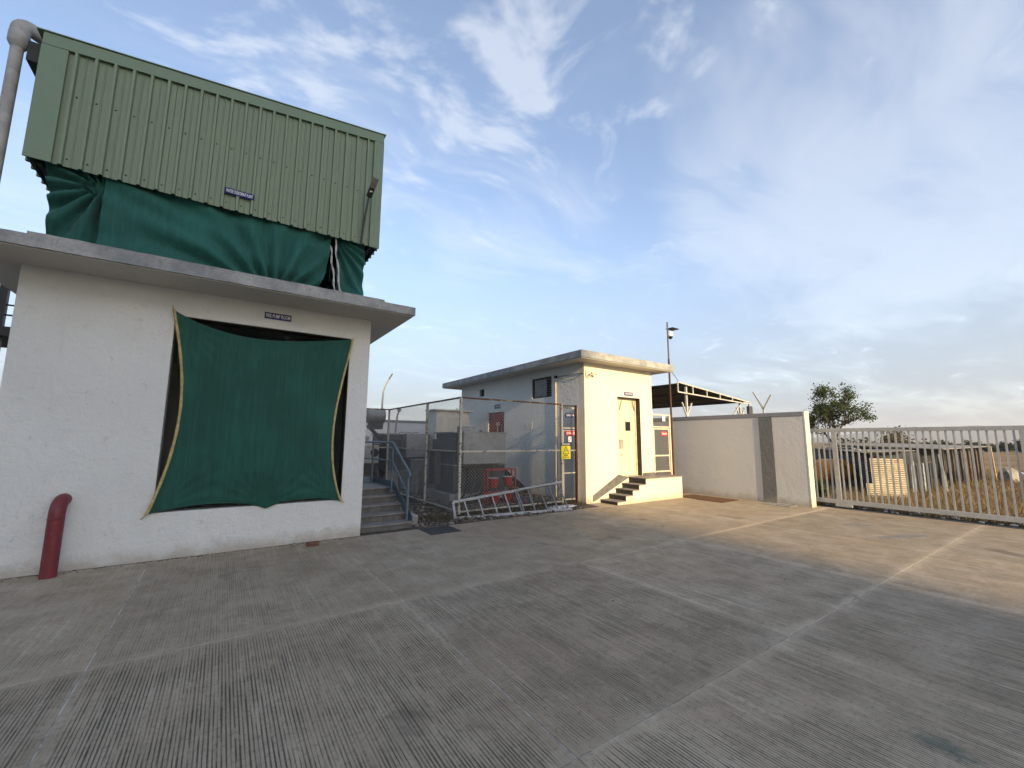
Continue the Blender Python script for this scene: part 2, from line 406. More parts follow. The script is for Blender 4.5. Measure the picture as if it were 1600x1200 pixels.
WM = {}
def thing(name, label, cat, loc=(0,0,0), group=None):
    o = bpy.data.objects.new(name, None); COL.objects.link(o); o.location = loc
    WM[o.name] = Matrix.Translation(loc); o.empty_display_size = .1
    o['label'] = label; o['category'] = cat
    if group: o['group'] = group
    return o
def B(name, m, parent, *b, bevel=0., **t): return MB().box(*b).obj(name, m, parent, bevel, **t)
def L(label, cat, group=None):
    d = dict(label=label, category=cat)
    if group: d['group'] = group
    return d
def copy_tree(o, loc, label=None):
    r = o.copy(); COL.objects.link(r); r.location = loc
    if label: r['label'] = label
    for ch in o.children:
        c = ch.copy(); COL.objects.link(c); c.parent = r
        for gch in ch.children:
            e = gch.copy(); COL.objects.link(e); e.parent = c
    return r
def arc(c, r, a0, a1, u, v, n=8):
    c, u, v = Vector(c), Vector(u), Vector(v)
    return [c+(u*math.cos(a0+(a1-a0)*i/n)+v*math.sin(a0+(a1-a0)*i/n))*r for i in range(n+1)]
def wall_holes(plane, u0, u1, z0, z1, w0, w1, holes):
    """wall between w0 (outer) and w1 (inner); plane 'y': u = x, plane 'x': u = y"""
    us = sorted({u0, u1, *[h[0] for h in holes], *[h[1] for h in holes]}); zs = sorted({z0, z1, *[h[2] for h in holes], *[h[3] for h in holes]})
    P = (lambda u, w, z: (u, w, z)) if plane == 'y' else (lambda u, w, z: (w, u, z))
    def solid(i, j):
        if i < 0 or j < 0 or i >= len(us)-1 or j >= len(zs)-1: return False
        cu, cz = (us[i]+us[i+1])/2, (zs[j]+zs[j+1])/2
        return not any(h[0] < cu < h[1] and h[2] < cz < h[3] for h in holes)
    b = MB()
    for i in range(len(us)-1):
        for j in range(len(zs)-1):
            if not solid(i, j): continue
            a, c, e, k = us[i], us[i+1], zs[j], zs[j+1]
            for w in (w0, w1): b.add([P(a,w,e),P(c,w,e),P(c,w,k),P(a,w,k)], [(0,1,2,3)])
            if not solid(i-1, j): b.add([P(a,w0,e),P(a,w1,e),P(a,w1,k),P(a,w0,k)], [(0,1,2,3)])
            if not solid(i+1, j): b.add([P(c,w0,e),P(c,w1,e),P(c,w1,k),P(c,w0,k)], [(0,1,2,3)])
            if not solid(i, j-1): b.add([P(a,w0,e),P(c,w0,e),P(c,w1,e),P(a,w1,e)], [(0,1,2,3)])
            if not solid(i, j+1): b.add([P(a,w0,k),P(c,w0,k),P(c,w1,k),P(a,w1,k)], [(0,1,2,3)])
    return b
def text_part(s, m, parent, o, ux, uz, w, h, nrm, name='lettering'):
    """flat lettering fitted to w x h, centred at o, ux along the line, uz upwards"""
    cu = bpy.data.curves.new('t', 'FONT'); cu.body = s; cu.align_x = 'CENTER'; cu.align_y = 'CENTER'; cu.resolution_u = 2; cu.offset = .004
    t = bpy.data.objects.new('t', cu); COL.objects.link(t)
    bpy.context.view_layer.update()
    me = bpy.data.meshes.new_from_object(t.evaluated_get(bpy.context.evaluated_depsgraph_get()))
    bpy.data.objects.remove(t); bpy.data.curves.remove(cu)
    vs = [v.co.copy() for v in me.vertices]
    x0, x1 = min(v.x for v in vs), max(v.x for v in vs); y0, y1 = min(v.y for v in vs), max(v.y for v in vs)
    o, ux, uz, nrm = Vector(o), Vector(ux), Vector(uz), Vector(nrm)
    for v in me.vertices:
        v.co = o+ux*((v.co.x-(x0+x1)/2)/(x1-x0)*w)+uz*((v.co.y-(y0+y1)/2)/(y1-y0)*h)+nrm*.0025
    me.materials.clear(); me.update()
    return link(name, me, m, parent)
def sign(label, s, o, ux, nrm, w, h, bm='sign_blue', tm='sign_white', tw=.86, th=.5, name='name_sign'):
    o, ux, nrm = Vector(o), Vector(ux), Vector(nrm); uz = Vector((0,0,1))
    e = thing(name, label, 'sign', o)
    q = [o-ux*w/2-uz*h/2, o+ux*w/2-uz*h/2, o+ux*w/2+uz*h/2, o-ux*w/2+uz*h/2]
    MB().prism(q, -nrm*.012).obj('board', bm, e)
    if s: text_part(s, tm, e, o, ux, uz, w*tw, h*th*1.15, nrm)
    return e
def chain_link(a, b, z0, z1, pitch=.078, r=.0028):
    a, b = Vector((*a, 0)), Vector((*b, 0)); Wd = (b-a).length; t = (b-a)/Wd; H = z1-z0; m = MB()
    n = int((Wd+H)/pitch)
    for sgn in (1, -1):
        for i in range(1, n):
            k = i*pitch
            u0, u1 = max(0, k-H), min(Wd, k)           # line u+z=k
            p0 = (u0, k-u0); p1 = (u1, k-u1)
            if sgn < 0: p0 = (Wd-p0[0], p0[1]); p1 = (Wd-p1[0], p1[1])
            A = a+t*p0[0]+Vector((0,0,z0+p0[1])); Bv = a+t*p1[0]+Vector((0,0,z0+p1[1]))
            if (A-Bv).length > .02: m.tube([A, Bv], r, 3, False)
    return m
def corr(p0, t, up_, nrm, width, height, pitch, amp, top=None, kind='sine', n_per=6):
    """corrugated sheet: starts at p0, runs along t for width, rises along up_ by height (or top(u))"""
    p0, t, up_, nrm = Vector(p0), Vector(t).normalized(), Vector(up_).normalized(), Vector(nrm)
    us = []
    if kind == 'sine':
        n = int(width/pitch*n_per)
        us = [(width*i/n, amp*math.sin(2*math.pi*width*i/n/pitch)) for i in range(n+1)]
    else:                                                     # trapezoid ribs
        k = 0; us = [(0, 0)]
        while k*pitch < width-1e-6:
            c = (k+.5)*pitch
            for du, w in ((-.024, 0), (-.014, amp), (.014, amp), (.024, 0), (pitch*.5-.012, 0), (pitch*.5-.004, amp*.16), (pitch*.5+.004, amp*.16), (pitch*.5+.012, 0)):
                if 0 < c+du < width: us.append((c+du, w))
            k += 1
        us.append((width, 0))
    m = MB(); vs = []
    for u, w in us:
        hh = top(u) if top else height
        vs += [p0+t*u+nrm*w, p0+t*u+nrm*w+up_*hh]
    m.add(vs, [(2*i, 2*i+2, 2*i+3, 2*i+1) for i in range(len(us)-1)])
    return m
def leaf_mesh(pts, size, name='foliage', aspect=.55, droop=0.):
    n = len(pts); pts = np.asarray(pts, float)
    a = rng.normal(size=(n,3)); a /= np.linalg.norm(a, axis=1)[:,None]
    b = np.cross(a, rng.normal(size=(n,3))); b /= np.linalg.norm(b, axis=1)[:,None]
    sz = size*rng.uniform(.6, 1.3, (n,1))
    q = np.stack([pts-a*sz, pts+b*sz*aspect, pts+a*sz, pts-b*sz*aspect], 1).reshape(-1,3)
    me = bpy.data.meshes.new(name); me.from_pydata(q.tolist(), [], [(4*i,4*i+1,4*i+2,4*i+3) for i in range(n)]); return me

# ------------------------------------------------------------------ the setting
def flat(name, x0, x1, y0, y1, z, m, **t):
    return MB().add([(x0,y0,z),(x1,y0,z),(x1,y1,z),(x0,y1,z)], [(0,1,2,3)]).obj(name, m, None, **t)
flat('field_ground', -3800, 3800, -3800, 3800, -.06, 'field_earth', kind='structure')
yard = flat('concrete_yard', -9, 12.62, -58, 7.98, -.004, 'joint_filler', kind='structure')
xs = [-8.0, -5.5, -3.07, -.67, 1.63, 4.03, 6.43, 8.83, 11.23, 12.60]; ys = [-3.3, -.78, 1.76, 4.3, 7.425]
for i in range(len(xs)-1):
    for j in range(len(ys)-1):
        B('slab', 'yard_concrete', yard, xs[i]+.0035, xs[i+1]-.0035, ys[j]+.0035, ys[j+1]-.0035, -.03, random.uniform(-.0012, .0012), bevel=.003)
B('slab', 'yard_concrete', yard, 6.95, 8.826, 7.43, 7.97, -.03, .001, bevel=.003)
B('slab', 'yard_concrete', yard, 8.834, 12.15, 7.43, 7.97, -.03, 0, bevel=.003)
def gz(x, y):
    e = max(0, min(1, (y-7.43)/.5))
    return .004+e*(.025+.03*mn.noise((x*1.7, y*1.7, 0))+.02*mn.noise((x*5, y*5, 3)))
MB().grid(lambda u, v: (2.0+u*5.74, 7.432+v*12.6, gz(2.0+u*5.74, 7.432+v*12.6)), 60, 100).obj('gravel_ground', 'yard_gravel', None, smooth='all', kind='structure')
MB().grid(lambda u, v: (-14+u*11.7, 7.6+v*30, -.04+max(0, (v-.15))*2.2+.12*mn.noise((u*9, v*22, 1))), 30, 40).obj('earth_bank', 'field_earth', None, smooth='all', kind='structure')
# far hills
def ridge(name, d, az0, az1, hs, depth):
    m = MB(); n = 90; rows = 6; vs = []
    for j in range(rows+1):
        for i in range(n+1):
            a = az0+(az1-az0)*i/n; s = i/n
            env = np.interp(s, [k/(len(hs)-1) for k in range(len(hs))], hs)
            prof = math.sin(math.pi*min(1, (j/rows)*1.0))**.8 if j not in (0, rows) else 0
            h = env*prof*(1+.22*mn.noise((s*14, j*.6, d*.01))+.10*mn.noise((s*45, j, 2)))
            rr = d+depth*j/rows
            vs.append((rr*math.cos(a), rr*math.sin(a), -3+h))
    m.add(vs, [(j*(n+1)+i, j*(n+1)+i+1, (j+1)*(n+1)+i+1, (j+1)*(n+1)+i) for j in range(rows) for i in range(n)])
    return m.obj(name, 'hill_scrub', None, smooth='all', kind='structure')
ridge('hills', 2600, R(-6), R(24), [16, 32, 42, 50, 68, 78, 84, 76, 84, 80, 62, 40, 30, 24, 18], 900)

# ------------------------------------------------------------------ factory across the yard whose shadow covers this corner
fb = thing('factory_building', 'tall grey factory block across the yard behind the viewer', 'building', (-40, -63, 0))
FX, FY, FH = -.3, -60., 27.
MB().box(-85, FX, -66, FY, 0, FH).obj('wall', 'factory_panel', fb)
MB().box(-85.2, FX+.2, -66.2, FY+.2, FH, FH+.5).obj('parapet', 'slab_concrete', fb)
for zz in (3, 9, 15):
    for k in range(9): B('window', 'dark_glass', fb, -80+k*9, -76+k*9, FY-.05, FY+.06, zz, zz+2.4)

# ------------------------------------------------------------------ fire pump room
PX0, PX1, PY, PZ = -2.22, 2.02, 7.43, 3.73
OX0, OX1, OZ0, OZ1 = -.70, 1.68, .62, 3.34
pr = thing('pump_room', 'white plastered pump room with a wide opening under a flat concrete roof', 'building', (0, PY, 0))
wall_holes('y', PX0, PX1, 0, PZ, PY, PY+.24, [(OX0, OX1, OZ0, OZ1)]).obj('front_wall', 'plaster_white', pr, bevel=.008, weld=True)
B('side_wall', 'plaster_white', pr, PX0, PX0+.24, PY+.241, 11.8, 0, PZ)
B('side_wall', 'plaster_white', pr, PX1-.24, PX1, PY+.241, 11.8, 0, PZ)
B('back_wall', 'plaster_white', pr, PX0+.241, PX1-.241, 11.56, 11.8, 0, PZ)
B('floor', 'concrete_block', pr, PX0+.241, PX1-.241, PY+.241, 11.559, -.02, .02)
B('dark_reveal', 'jamb_dark', pr, OX1-.010, OX1+.002, PY+.006, PY+.236, OZ0+.002, OZ1-.002)  # shade of the right and top reveals, put in as added dark strips
B('dark_reveal', 'jamb_dark', pr, OX0+.002, OX1-.012, PY+.006, PY+.236, OZ1-.010, OZ1+.002)
rs = MB()
def slab_edge(b, x0, x1, y0, y1, z0, z1, seed):              # cast slab with slightly uneven arrises
    n = 60; vs = []
    for i in range(n+1):
        x = x0+(x1-x0)*i/n; w = .006*mn.noise((x*3, seed, 0))+.004*mn.noise((x*17, seed, 1))
        vs += [(x, y0+w, z0+.004*mn.noise((x*9, seed, 5))), (x, y0+w, z1+.006*mn.noise((x*6, seed, 9))), (x, y1, z1), (x, y1, z0)]
    fs = []
    for i in range(n):
        for k in range(4): fs.append((4*i+k, 4*i+4+k, 4*i+4+(k+1) % 4, 4*i+(k+1) % 4))
    fs += [(0, 1, 2, 3), (4*n, 4*n+1, 4*n+2, 4*n+3)]
    return b.add(vs, fs)
sl_ = slab_edge(rs, -2.74, 2.56, 6.70, 12.3, PZ+.004, PZ+.145, 1).obj('roof_slab', 'slab_concrete', pr)
B('soffit', 'soffit', pr, -2.72, 2.54, 6.73, 12.28, PZ-.010, PZ+.002)
slab_edge(MB(), -2.0, 2.02, 6.702, 6.86, PZ+.142, PZ+.178, 2).obj('roof_kerb', 'slab_concrete', sl_)
lb = MB().lathe([(.03, 0), (.06, -.02), (.06, -.05), (.02, -.09)], 12, (.86, 9.0, 3.6)).obj('lamp', 'plastic_white', pr)

sign('navy sign reading FIRE PUMP ROOM above the cloth-covered opening', 'FIRE PUMP ROOM', (.563, PY-.012, 3.538), (1,0,0), (0,-1,0), .375, .10, tw=.9, th=.52)

# green cloth over the opening
sh = thing('shade_cloth', 'square green shade cloth with yellow hems stretched over the pump room opening', 'shade cloth', (.5, PY-.05, .6))
TL, TR, BR, BL = (-.725, 3.42), (1.715, 3.33), (1.68, .60), (-.765, .60)
def edge_l(v):
    b = math.sin(math.pi*v**.85)*.215*(1+.35*(v-.45)); return (BL[0]+(TL[0]-BL[0])*v+b, BL[1]+(TL[1]-BL[1])*v)
def edge_r(v):
    b = math.sin(math.pi*v**.8)*.205*(1+.25*(.5-v)); return (BR[0]+(TR[0]-BR[0])*v-b, BR[1]+(TR[1]-BR[1])*v)
def edge_t(u): return (TL[0]+(TR[0]-TL[0])*u, TL[1]+(TR[1]-TL[1])*u-.26*math.sin(math.pi*u**.80)*(1-.15*u))
def edge_b(u):
    x = BL[0]+(BR[0]-BL[0])*u; z = BL[1]+(BR[1]-BL[1])*u; c = .56
    s = u/c if u < c else (u-c)/(1-c)
    return (x, z+(.095 if u < c else .075)*abs(math.sin(math.pi*min(1, max(0, s))))**.8-.03*math.exp(-((u-c)/.05)**2))
def coons(u, v):
    l, r_, t, b = edge_l(v), edge_r(v), edge_t(u), edge_b(u)
    out = []
    for k in (0, 1):
        out.append((1-u)*l[k]+u*r_[k]+(1-v)*b[k]+v*t[k]-((1-u)*(1-v)*BL[k]+u*(1-v)*BR[k]+(1-u)*v*TL[k]+u*v*TR[k]))
    bw = math.sin(math.pi*u)*math.sin(math.pi*v)
    fold = 0
    for cu, cv, ph in ((0, 1, .3), (1, 1, 1.1), (1, 0, 2.), (0, 0, .7), (.56, 0, 1.6)):
        dd = math.hypot(u-cu, v-cv)+1e-4; an = math.atan2(v-cv, u-cu)
        fold += .020*math.sin(an*22+ph)*math.exp(-dd*5.5)*min(1, dd*9)
    ww = .012*mn.noise((u*3, v*1.2, 4))*bw+.004*mn.noise((u*14, v*2, 8))*bw
    return (out[0], PY-.035-.07*bw+fold+ww, out[1])
MB().grid(coons, 72, 72).obj('cloth', 'shade_net', sh, smooth='all')
for nm, fn in (('l', lambda v: coons(0, v)), ('r', lambda v: coons(1, v))):
    pts = [fn(i/30) for i in range(31)]
    MB().tube([(p[0], p[1]-.004, p[2]) for p in pts], [.0175+.002*math.sin(i*1.7) for i in range(31)], 8).obj('hem', 'hem_yellow', sh, smooth=True)
for (x, z), dx_, dz_ in ((TL, -.02, .06), (TR, .05, .05), (BR, .05, -.03), (BL, -.05, -.05)):
    MB().tube([(x, PY-.04, z), (x+dx_*.6, PY-.03, z+dz_*.6), (x+dx_, PY-.004, z+dz_)], .006, 6).obj('cord', 'wood_pale', sh)

# ------------------------------------------------------------------ water treatment shed on the roof
ZB = 4.93; CY = 7.05; SX0, SX1 = -2.23, 1.965; SY1 = 11.3
def ztop(x): return 6.58+(x-SX0)*.119
ws = thing('roof_shed', 'green sheet metal shed with a sloping top standing on the pump room roof', 'shed', (0, 9, PZ+.15))
SCREW = MB().lathe([(.009, 0), (.009, -.008), (.004, -.012)], 6, axis='y').mesh('screw')
pitch = .1815; n_sh = [6, 6, 5, 5]; x = -2.02
for k in n_sh:
    w = pitch*k
    o = corr((x, CY, ZB), (1,0,0), (0,0,1), (0,-1,0), w, 0, pitch, .044, top=lambda u, x=x: ztop(x+u)-ZB-.06, kind='trap')
    c = o.obj('cladding_sheet', 'green_sheet', ws)
    for q in range(k):
        for zz in (ZB+.10, ZB+.95):
            link('screw', SCREW, 'green_dark', c).location = (x+(q+.78)*pitch, CY-.001, zz)
    x += w
fl = MB().prism([(SX0, CY-.045, ztop(SX0)-.16), (SX1, CY-.045, ztop(SX1)-.16), (SX1, CY-.045, ztop(SX1)), (SX0, CY-.045, ztop(SX0))], (0, .02, 0))
fl.obj('top_flashing', 'green_flash', ws, bevel=.003)
MB().prism([(SX0-.006, CY-.040, ZB-.01), (-2.0, CY-.040, ZB-.01), (-2.0, CY-.040, ztop(-2.0)-.150), (SX0-.006, CY-.040, ztop(SX0)-.156)], (0, .02, 0)).obj('corner_flashing', 'green_flash', ws, bevel=.003)
MB().prism([(1.80, CY-.040, ZB-.02), (SX1+.006, CY-.040, ZB-.02), (SX1+.006, CY-.040, ztop(SX1)-.155), (1.80, CY-.040, ztop(1.80)-.150)], (0, .02, 0)).obj('corner_flashing', 'green_flash', ws, bevel=.003)
for xx, sg in ((SX0, -1), (SX1, 1)):
    corr((xx-sg*.02, CY, ZB-.01), (0,1,0), (0,0,1), (sg,0,0), SY1-CY, ztop(xx)-ZB-.02, .1815, .03, kind='trap').obj('side_sheet', 'green_sheet', ws)
corr((SX0, SY1, ZB), (1,0,0), (0,0,1), (0,1,0), SX1-SX0, 0, .1815, .03, top=lambda u: ztop(SX0+u)-ZB-.02, kind='trap').obj('back_sheet', 'green_sheet', ws)
MB().prism([(SX0-.06, CY-.06, ztop(SX0)+.0), (SX1+.03, CY-.06, ztop(SX1)+.004), (SX1+.03, CY-.06, ztop(SX1)+.016), (SX0-.06, CY-.06, ztop(SX0)+.012)], (0, SY1-CY+.1, 0)).obj('roof_sheet', 'green_flash', ws)
B('gutter', 'green_dark', ws, SX0-.16, SX0-.034, CY+.12, SY1, 6.24, 6.50)
for xx in (-1.98, 1.80):
    for yy in (7.50, 10.9): B('post', 'green_flash', ws, xx-.03, xx+.03, yy-.03, yy+.03, PZ+.146, ztop(xx)-.02)
for yy in (7.5, 10.9): B('beam', 'green_dark', ws, SX0+.08, SX1-.08, yy-.04, yy+.04, 4.97, 5.08)
for yy in (8.3, 9.6): B('purlin', 'green_dark', ws, SX0+.08, SX1-.08, yy-.03, yy+.03, 4.98, 5.06)
for xx in (SX0+.08, SX1-.1): B('side_beam', 'green_dark', ws, xx-.03, xx+.03, 7.2, 11.0, 4.96, 5.06)

def net(name, label, f, nu, nv, m='shade_net'):
    e = thing(name, label, 'shade cloth', (0, 7.4, PZ+.15))
    MB().grid(f, nu, nv).obj('cloth', m, e, smooth='all'); return e
ZC0, ZC1 = PZ+.15, 5.2
def folds(px, pz, x, z, k, amp, fall):
    dd = math.hypot(x-px, z-pz)+1e-4; an = math.atan2(z-pz, x-px); return amp*math.sin(an*k)*math.exp(-dd*fall)*min(1, dd*5)
def f_left(u, v):
    z = ZC0+(ZC1-ZC0)*v
    if u < .6:                                                # round the side first, then along the front
        t = 1-u/.6; x = -1.985-.14*v**2-.02*math.sin(v*9); y = 7.17+t*3.6
        return (x+.03*mn.noise((y*3, z*4, 1)), y, z)
    s = (u-.6)/.4; x = -1.985-.14*v**2*(1-s)+s*.46
    y = 7.17+folds(-1.56, 4.80, x, z, 15, .12, 1.0)+.02*math.sin(z*16+x*4)*(1-s)+.03*mn.noise((x*5, z*9, 2))
    return (x, max(y-.05*math.sin(math.pi*s), 7.09+.02*max(0, z-4.9)), z)
net('shade_cloth', 'short wrinkled dark green cloth at the left end under the roof shed', f_left, 90, 44, 'shade_net_dark')
def f_mid(u, v):
    xr = 1.13+.11*v-.24*max(0, .35-v)**1.3*2.2
    x = -1.53+u*(xr+1.53); lift = .05*max(0, math.sin((x+.55)*1.7))**2 if x > -.5 else 0
    z = ZC0+(ZC1-ZC0)*v+lift*(1-v)*1.5
    y = 7.17+.045*mn.noise((x*1.1, z*2.2, 5))+folds(.45, 3.72, x, z, 19, .15, 1.3)+.045*math.sin((x*1.0+z*2.6)*7)*max(0, mn.noise((x*.8, z*.9, 11))+.25)+folds(1.3, 5.0, x, z, 11, .03, 2.)+folds(-.3, 5.05, x, z, 9, .012, 1.5)
    y += .03*math.sin((z-4)*14+x*1.4)*math.exp(-((z-4.1)/.28)**2)
    return (x, max(y-.05*math.sin(math.pi*v), 7.075 if z < 4.85 else 7.09), z)
net('shade_cloth', 'long dark green cloth hanging along the middle below the roof shed', f_mid, 120, 44, 'shade_net_bright')
def f_right(u, v):
    z = ZC0+(ZC1-ZC0)*v
    if u < .62:
        s = u/.62; x0 = 1.37-.11*v; x = x0+s*(1.775-x0)
        y = 7.17+folds(1.24, 5.02, x, z, 24, .08, .9)+folds(1.85, 3.95, x, z, 16, .022, 2.)+.012*mn.noise((x*8, z*5, 7))
        return (x, max(y, 7.09), z)
    t = (u-.62)/.38; return (1.78+.03*mn.noise((t*9, z*5, 3)), 7.175+t*3.65, z)
e = net('shade_cloth', 'gathered green cloth with white straps at the right end under the roof shed', f_right, 90, 44, 'shade_net_bright')
for a, b in (((1.265, 7.13, 5.02), (1.42, 7.12, ZC0)), ((1.21, 7.14, 4.80), (1.345, 7.13, ZC0))):
    MB().tube([Vector(a).lerp(Vector(b), i/14)+Vector((.010*math.sin(i*1.1), .003*math.cos(i*1.6), 0)) for i in range(15)], [.015+.005*math.sin(i*2.2) for i in range(15)], 6).obj('strap', 'strap_white', e, smooth=True)
def f_back(u, v): return (-2.0+3.8*u, 10.95+.03*mn.noise((u*9, v*3, 1)), ZC0+(ZC1-ZC0)*v)
net('shade_cloth', 'added green cloth, unseen, keeping the space below the roof shed dark', f_back, 40, 8)  # unseen cloth added to keep the space under the shed dark
sign('blue sign reading WATER TREATMENT PLANT on the green cladding', 'WATER TREATMENT PLANT', (-.093, CY-.048, 5.195), (1,0,0), (0,-1,0), .37, .088, tw=.9, th=.5)

lm = thing('lamp_arm', 'dark LED street light on a slanting arm in front of the green cladding', 'street light', (1.67, 7.0, 4.95))
MB().tube([(1.664, 7.005, 4.90), (1.672, 6.96, 5.15), (1.685, 6.88, 5.45), (1.704, 6.80, 5.71)], .017, 8).obj('arm', 'lamp_body', lm, smooth=True)
hd = MB().bar((1.700, 6.81, 5.68), (1.722, 6.70, 5.80), .085, .055).obj('driver_box', 'black_metal', lm, bevel=.01)
MB().bar((1.704, 6.765, 5.735), (1.712, 6.73, 5.77), .045, .062).obj('rating_plate', 'plastic_white', hd)
MB().bar((1.721, 6.705, 5.795), (1.750, 6.58, 5.93), .10, .045).obj('lamp_head', 'lamp_lens', lm, bevel=.016)

pv = thing('downpipe', 'grey plastic rainwater downpipe with a thick elbow at the top', 'pipe', (-2.48, 7.2, PZ+.14))
MB().tube([(-2.48, 7.2, PZ+.14), (-2.48, 7.2, 6.42)], .057, 20).obj('pipe', 'pvc_grey', pv, smooth=True)
MB().lathe([(.062, 6.36), (.088, 6.41), (.092, 6.42), (.092, 6.55), (.087, 6.56)], 24, (-2.48, 7.2, 0)).obj('collar', 'pvc_grey', pv, smooth=True)
dv = Vector((.72, .69, 0)).normalized()
MB().tube([Vector((-2.48, 7.2, 6.55))]+arc(Vector((-2.48, 7.2, 6.60))+dv*.105, .105, R(180), R(90), dv, (0,0,1), 10)+[Vector((-2.48, 7.2, 6.705))+dv*.26], .086, 20).obj('elbow', 'pvc_grey', pv, smooth=True)

rp = thing('red_pipe', 'dark red steel pipe rising from the yard and bending into the white wall', 'pipe', (-1.555, 7.24, 0))
pts = [Vector((-1.555, 7.24, -.02)), Vector((-1.555, 7.24, .66))]+arc((-1.555, 7.24+.16, .70), .16, R(180), R(90), (0,1,0), (0,0,1), 10)+[Vector((-1.555, 7.50, .86))]
MB().tube(pts[:2], .074, 24).obj('pipe', 'pipe_red', rp, smooth=True)
MB().tube(pts[1:], .0735, 24).obj('elbow', 'pipe_red', rp, smooth=True)
MB().lathe([(.074, -.007), (.079, -.003), (.079, .003), (.074, .007)], 24, (-1.555, 7.24, .66)).obj('weld_ring', 'pipe_red', rp, smooth=True)

bk = MB().box(1.16, 1.335, 7.13, 7.22, 0, .055); bk.obj('brick', 'brick_red', None, bevel=.006, **L('loose red brick lying at the foot of the white pump room wall', 'brick'))
def rock(c, s, seed, m='concrete_block', name='stone', **t):
    bm = bmesh.new(); bmesh.ops.create_icosphere(bm, subdivisions=2, radius=1)
    for v in bm.verts: v.co = Vector((v.co.x*s[0], v.co.y*s[1], v.co.z*s[2]))*(1+.35*mn.noise(v.co*1.6+Vector((seed, 0, 0))))+Vector(c)
    me = bpy.data.meshes.new(name); bm.to_mesh(me); bm.free(); return link(name, me, m, None, **t)
rock((1.02, 7.31, .015), (.045, .035, .025), 4, 'rubble', **L('small grey stone beside the loose brick at the wall foot', 'stone'))

# ------------------------------------------------------------------ meter room
MX, MY, MZ = 7.76, 7.93, 3.70; MX1, MY1 = 10.56, 14.9
DX0, DX1, DZ0, DZ1 = 9.03, 10.0, .62, 2.84
mr_ = thing('meter_room', 'flat-roofed meter room, front tinted like warm sunlight, with a tall pale door above a short flight of steps', 'building', (9.1, MY, 0))
wall_holes('y', MX, MX1, 0, MZ, MY, MY+.22, [(DX0, DX1, DZ0, DZ1)]).obj('front_wall', 'plaster_sun_tint', mr_, bevel=.008, weld=True)
WY0, WY1, WZ0, WZ1 = 9.28, 10.22, 2.87, 3.48
wall_holes('x', MY+.221, MY1, 0, MZ, MX, MX+.22, [(WY0, WY1, WZ0, WZ1), (13.12, 13.46, 3.2, 3.46), (11.78, 12.82, .6, 2.56)]).obj('side_wall', 'plaster_white', mr_, bevel=.008, weld=True)
B('side_wall', 'plaster_white', mr_, MX1-.22, MX1, MY+.221, MY1, 0, MZ)
B('back_wall', 'plaster_white', mr_, MX+.221, MX1-.221, MY1-.22, MY1, 0, MZ)
B('floor', 'concrete_block', mr_, MX+.221, MX1-.221, MY+.221, MY1-.221, .3, .6)
sm = MB(); x0, x1, y0, y1 = 7.25, 11.10, 7.50, 15.65
MB().box(x0, x1, y0, y1, MZ+.004, MZ+.195).obj('roof_slab', 'slab_concrete', mr_, bevel=.012)
B('soffit', 'soffit', mr_, x0+.03, x1-.03, y0+.03, y1-.03, MZ-.012, MZ+.002)
# window with louvres
wn = MB().box(MX+.03, MX+.07, WY0+.002, WY1-.002, WZ0+.002, WZ0+.05).box(MX+.03, MX+.07, WY0+.002, WY1-.002, WZ1-.05, WZ1-.002).box(MX+.03, MX+.07, WY0+.002, WY0+.05, WZ0+.051, WZ1-.051).box(MX+.03, MX+.07, WY1-.05, WY1-.002, WZ0+.051, WZ1-.051).box(MX+.03, MX+.07, WY0+.23, WY0+.26, WZ0+.051, WZ1-.051).obj('window', 'black_metal', mr_)
B('pane', 'pane_grey', wn, MX+.05, MX+.058, WY0+.262, WY0+.74, WZ0+.052, WZ1-.052)
B('pane', 'dark_glass', wn, MX+.05, MX+.058, WY0+.741, WY1-.051, WZ0+.052, WZ1-.052)
for k in range(7):
    z = WZ0+.09+k*.072; MB().bar((MX+.045, WY0+.055, z), (MX+.045, WY0+.225, z), .055, .004, (.5, 0, 1)).obj('louvre', 'trafo_grey', wn)
B('backing', 'black_metal', wn, MX+.09, MX+.10, WY0, WY1, WZ0, WZ1)
B('vent', 'black_metal', mr_, MX+.10, MX+.12, 13.121, 13.459, 3.201, 3.459)
# red door on the side with its dark steps
rd = B('side_door', 'door_red', mr_, MX+.05, MX+.09, 11.785, 12.815, .605, 2.555, bevel=.004)
MB().box(MX+.02, MX+.05, 11.95, 11.97, 1.75, 2.15).obj('handle', 'galv', rd)
B('number_plate', 'wood_pale', rd, MX+.04, MX+.05, 12.10, 12.34, 2.10, 2.22)
B('latch', 'galv', rd, MX+.03, MX+.05, 12.22, 12.26, 1.70, 2.08)
st = thing('side_steps', 'dark stone steps climbing along the grey wall to the red door', 'steps', (7.3, 11.5, 0))
B('landing', 'concrete_block', st, 6.75, MX-.002, 11.75, 12.95, 0, .585)
for k in range(4):
    y = 11.748-k*.29; zt = .585-(k+1)*.145
    e = B('step', 'riser_dark', st, 6.75, MX-.002, y-.288, y, -.01, zt-.02)
    B('tread', 'step_stone', e, 6.74, MX-.003, y-.31, y, zt-.018, zt, bevel=.004)
MB().prism([(MX-.012, 11.8, .72), (MX-.012, 12.95, .72), (MX-.012, 12.95, .0), (MX-.012, 10.42, .0), (MX-.012, 10.42, .14)], (.010, 0, 0)).obj('wall_skirting', 'riser_dark', st)
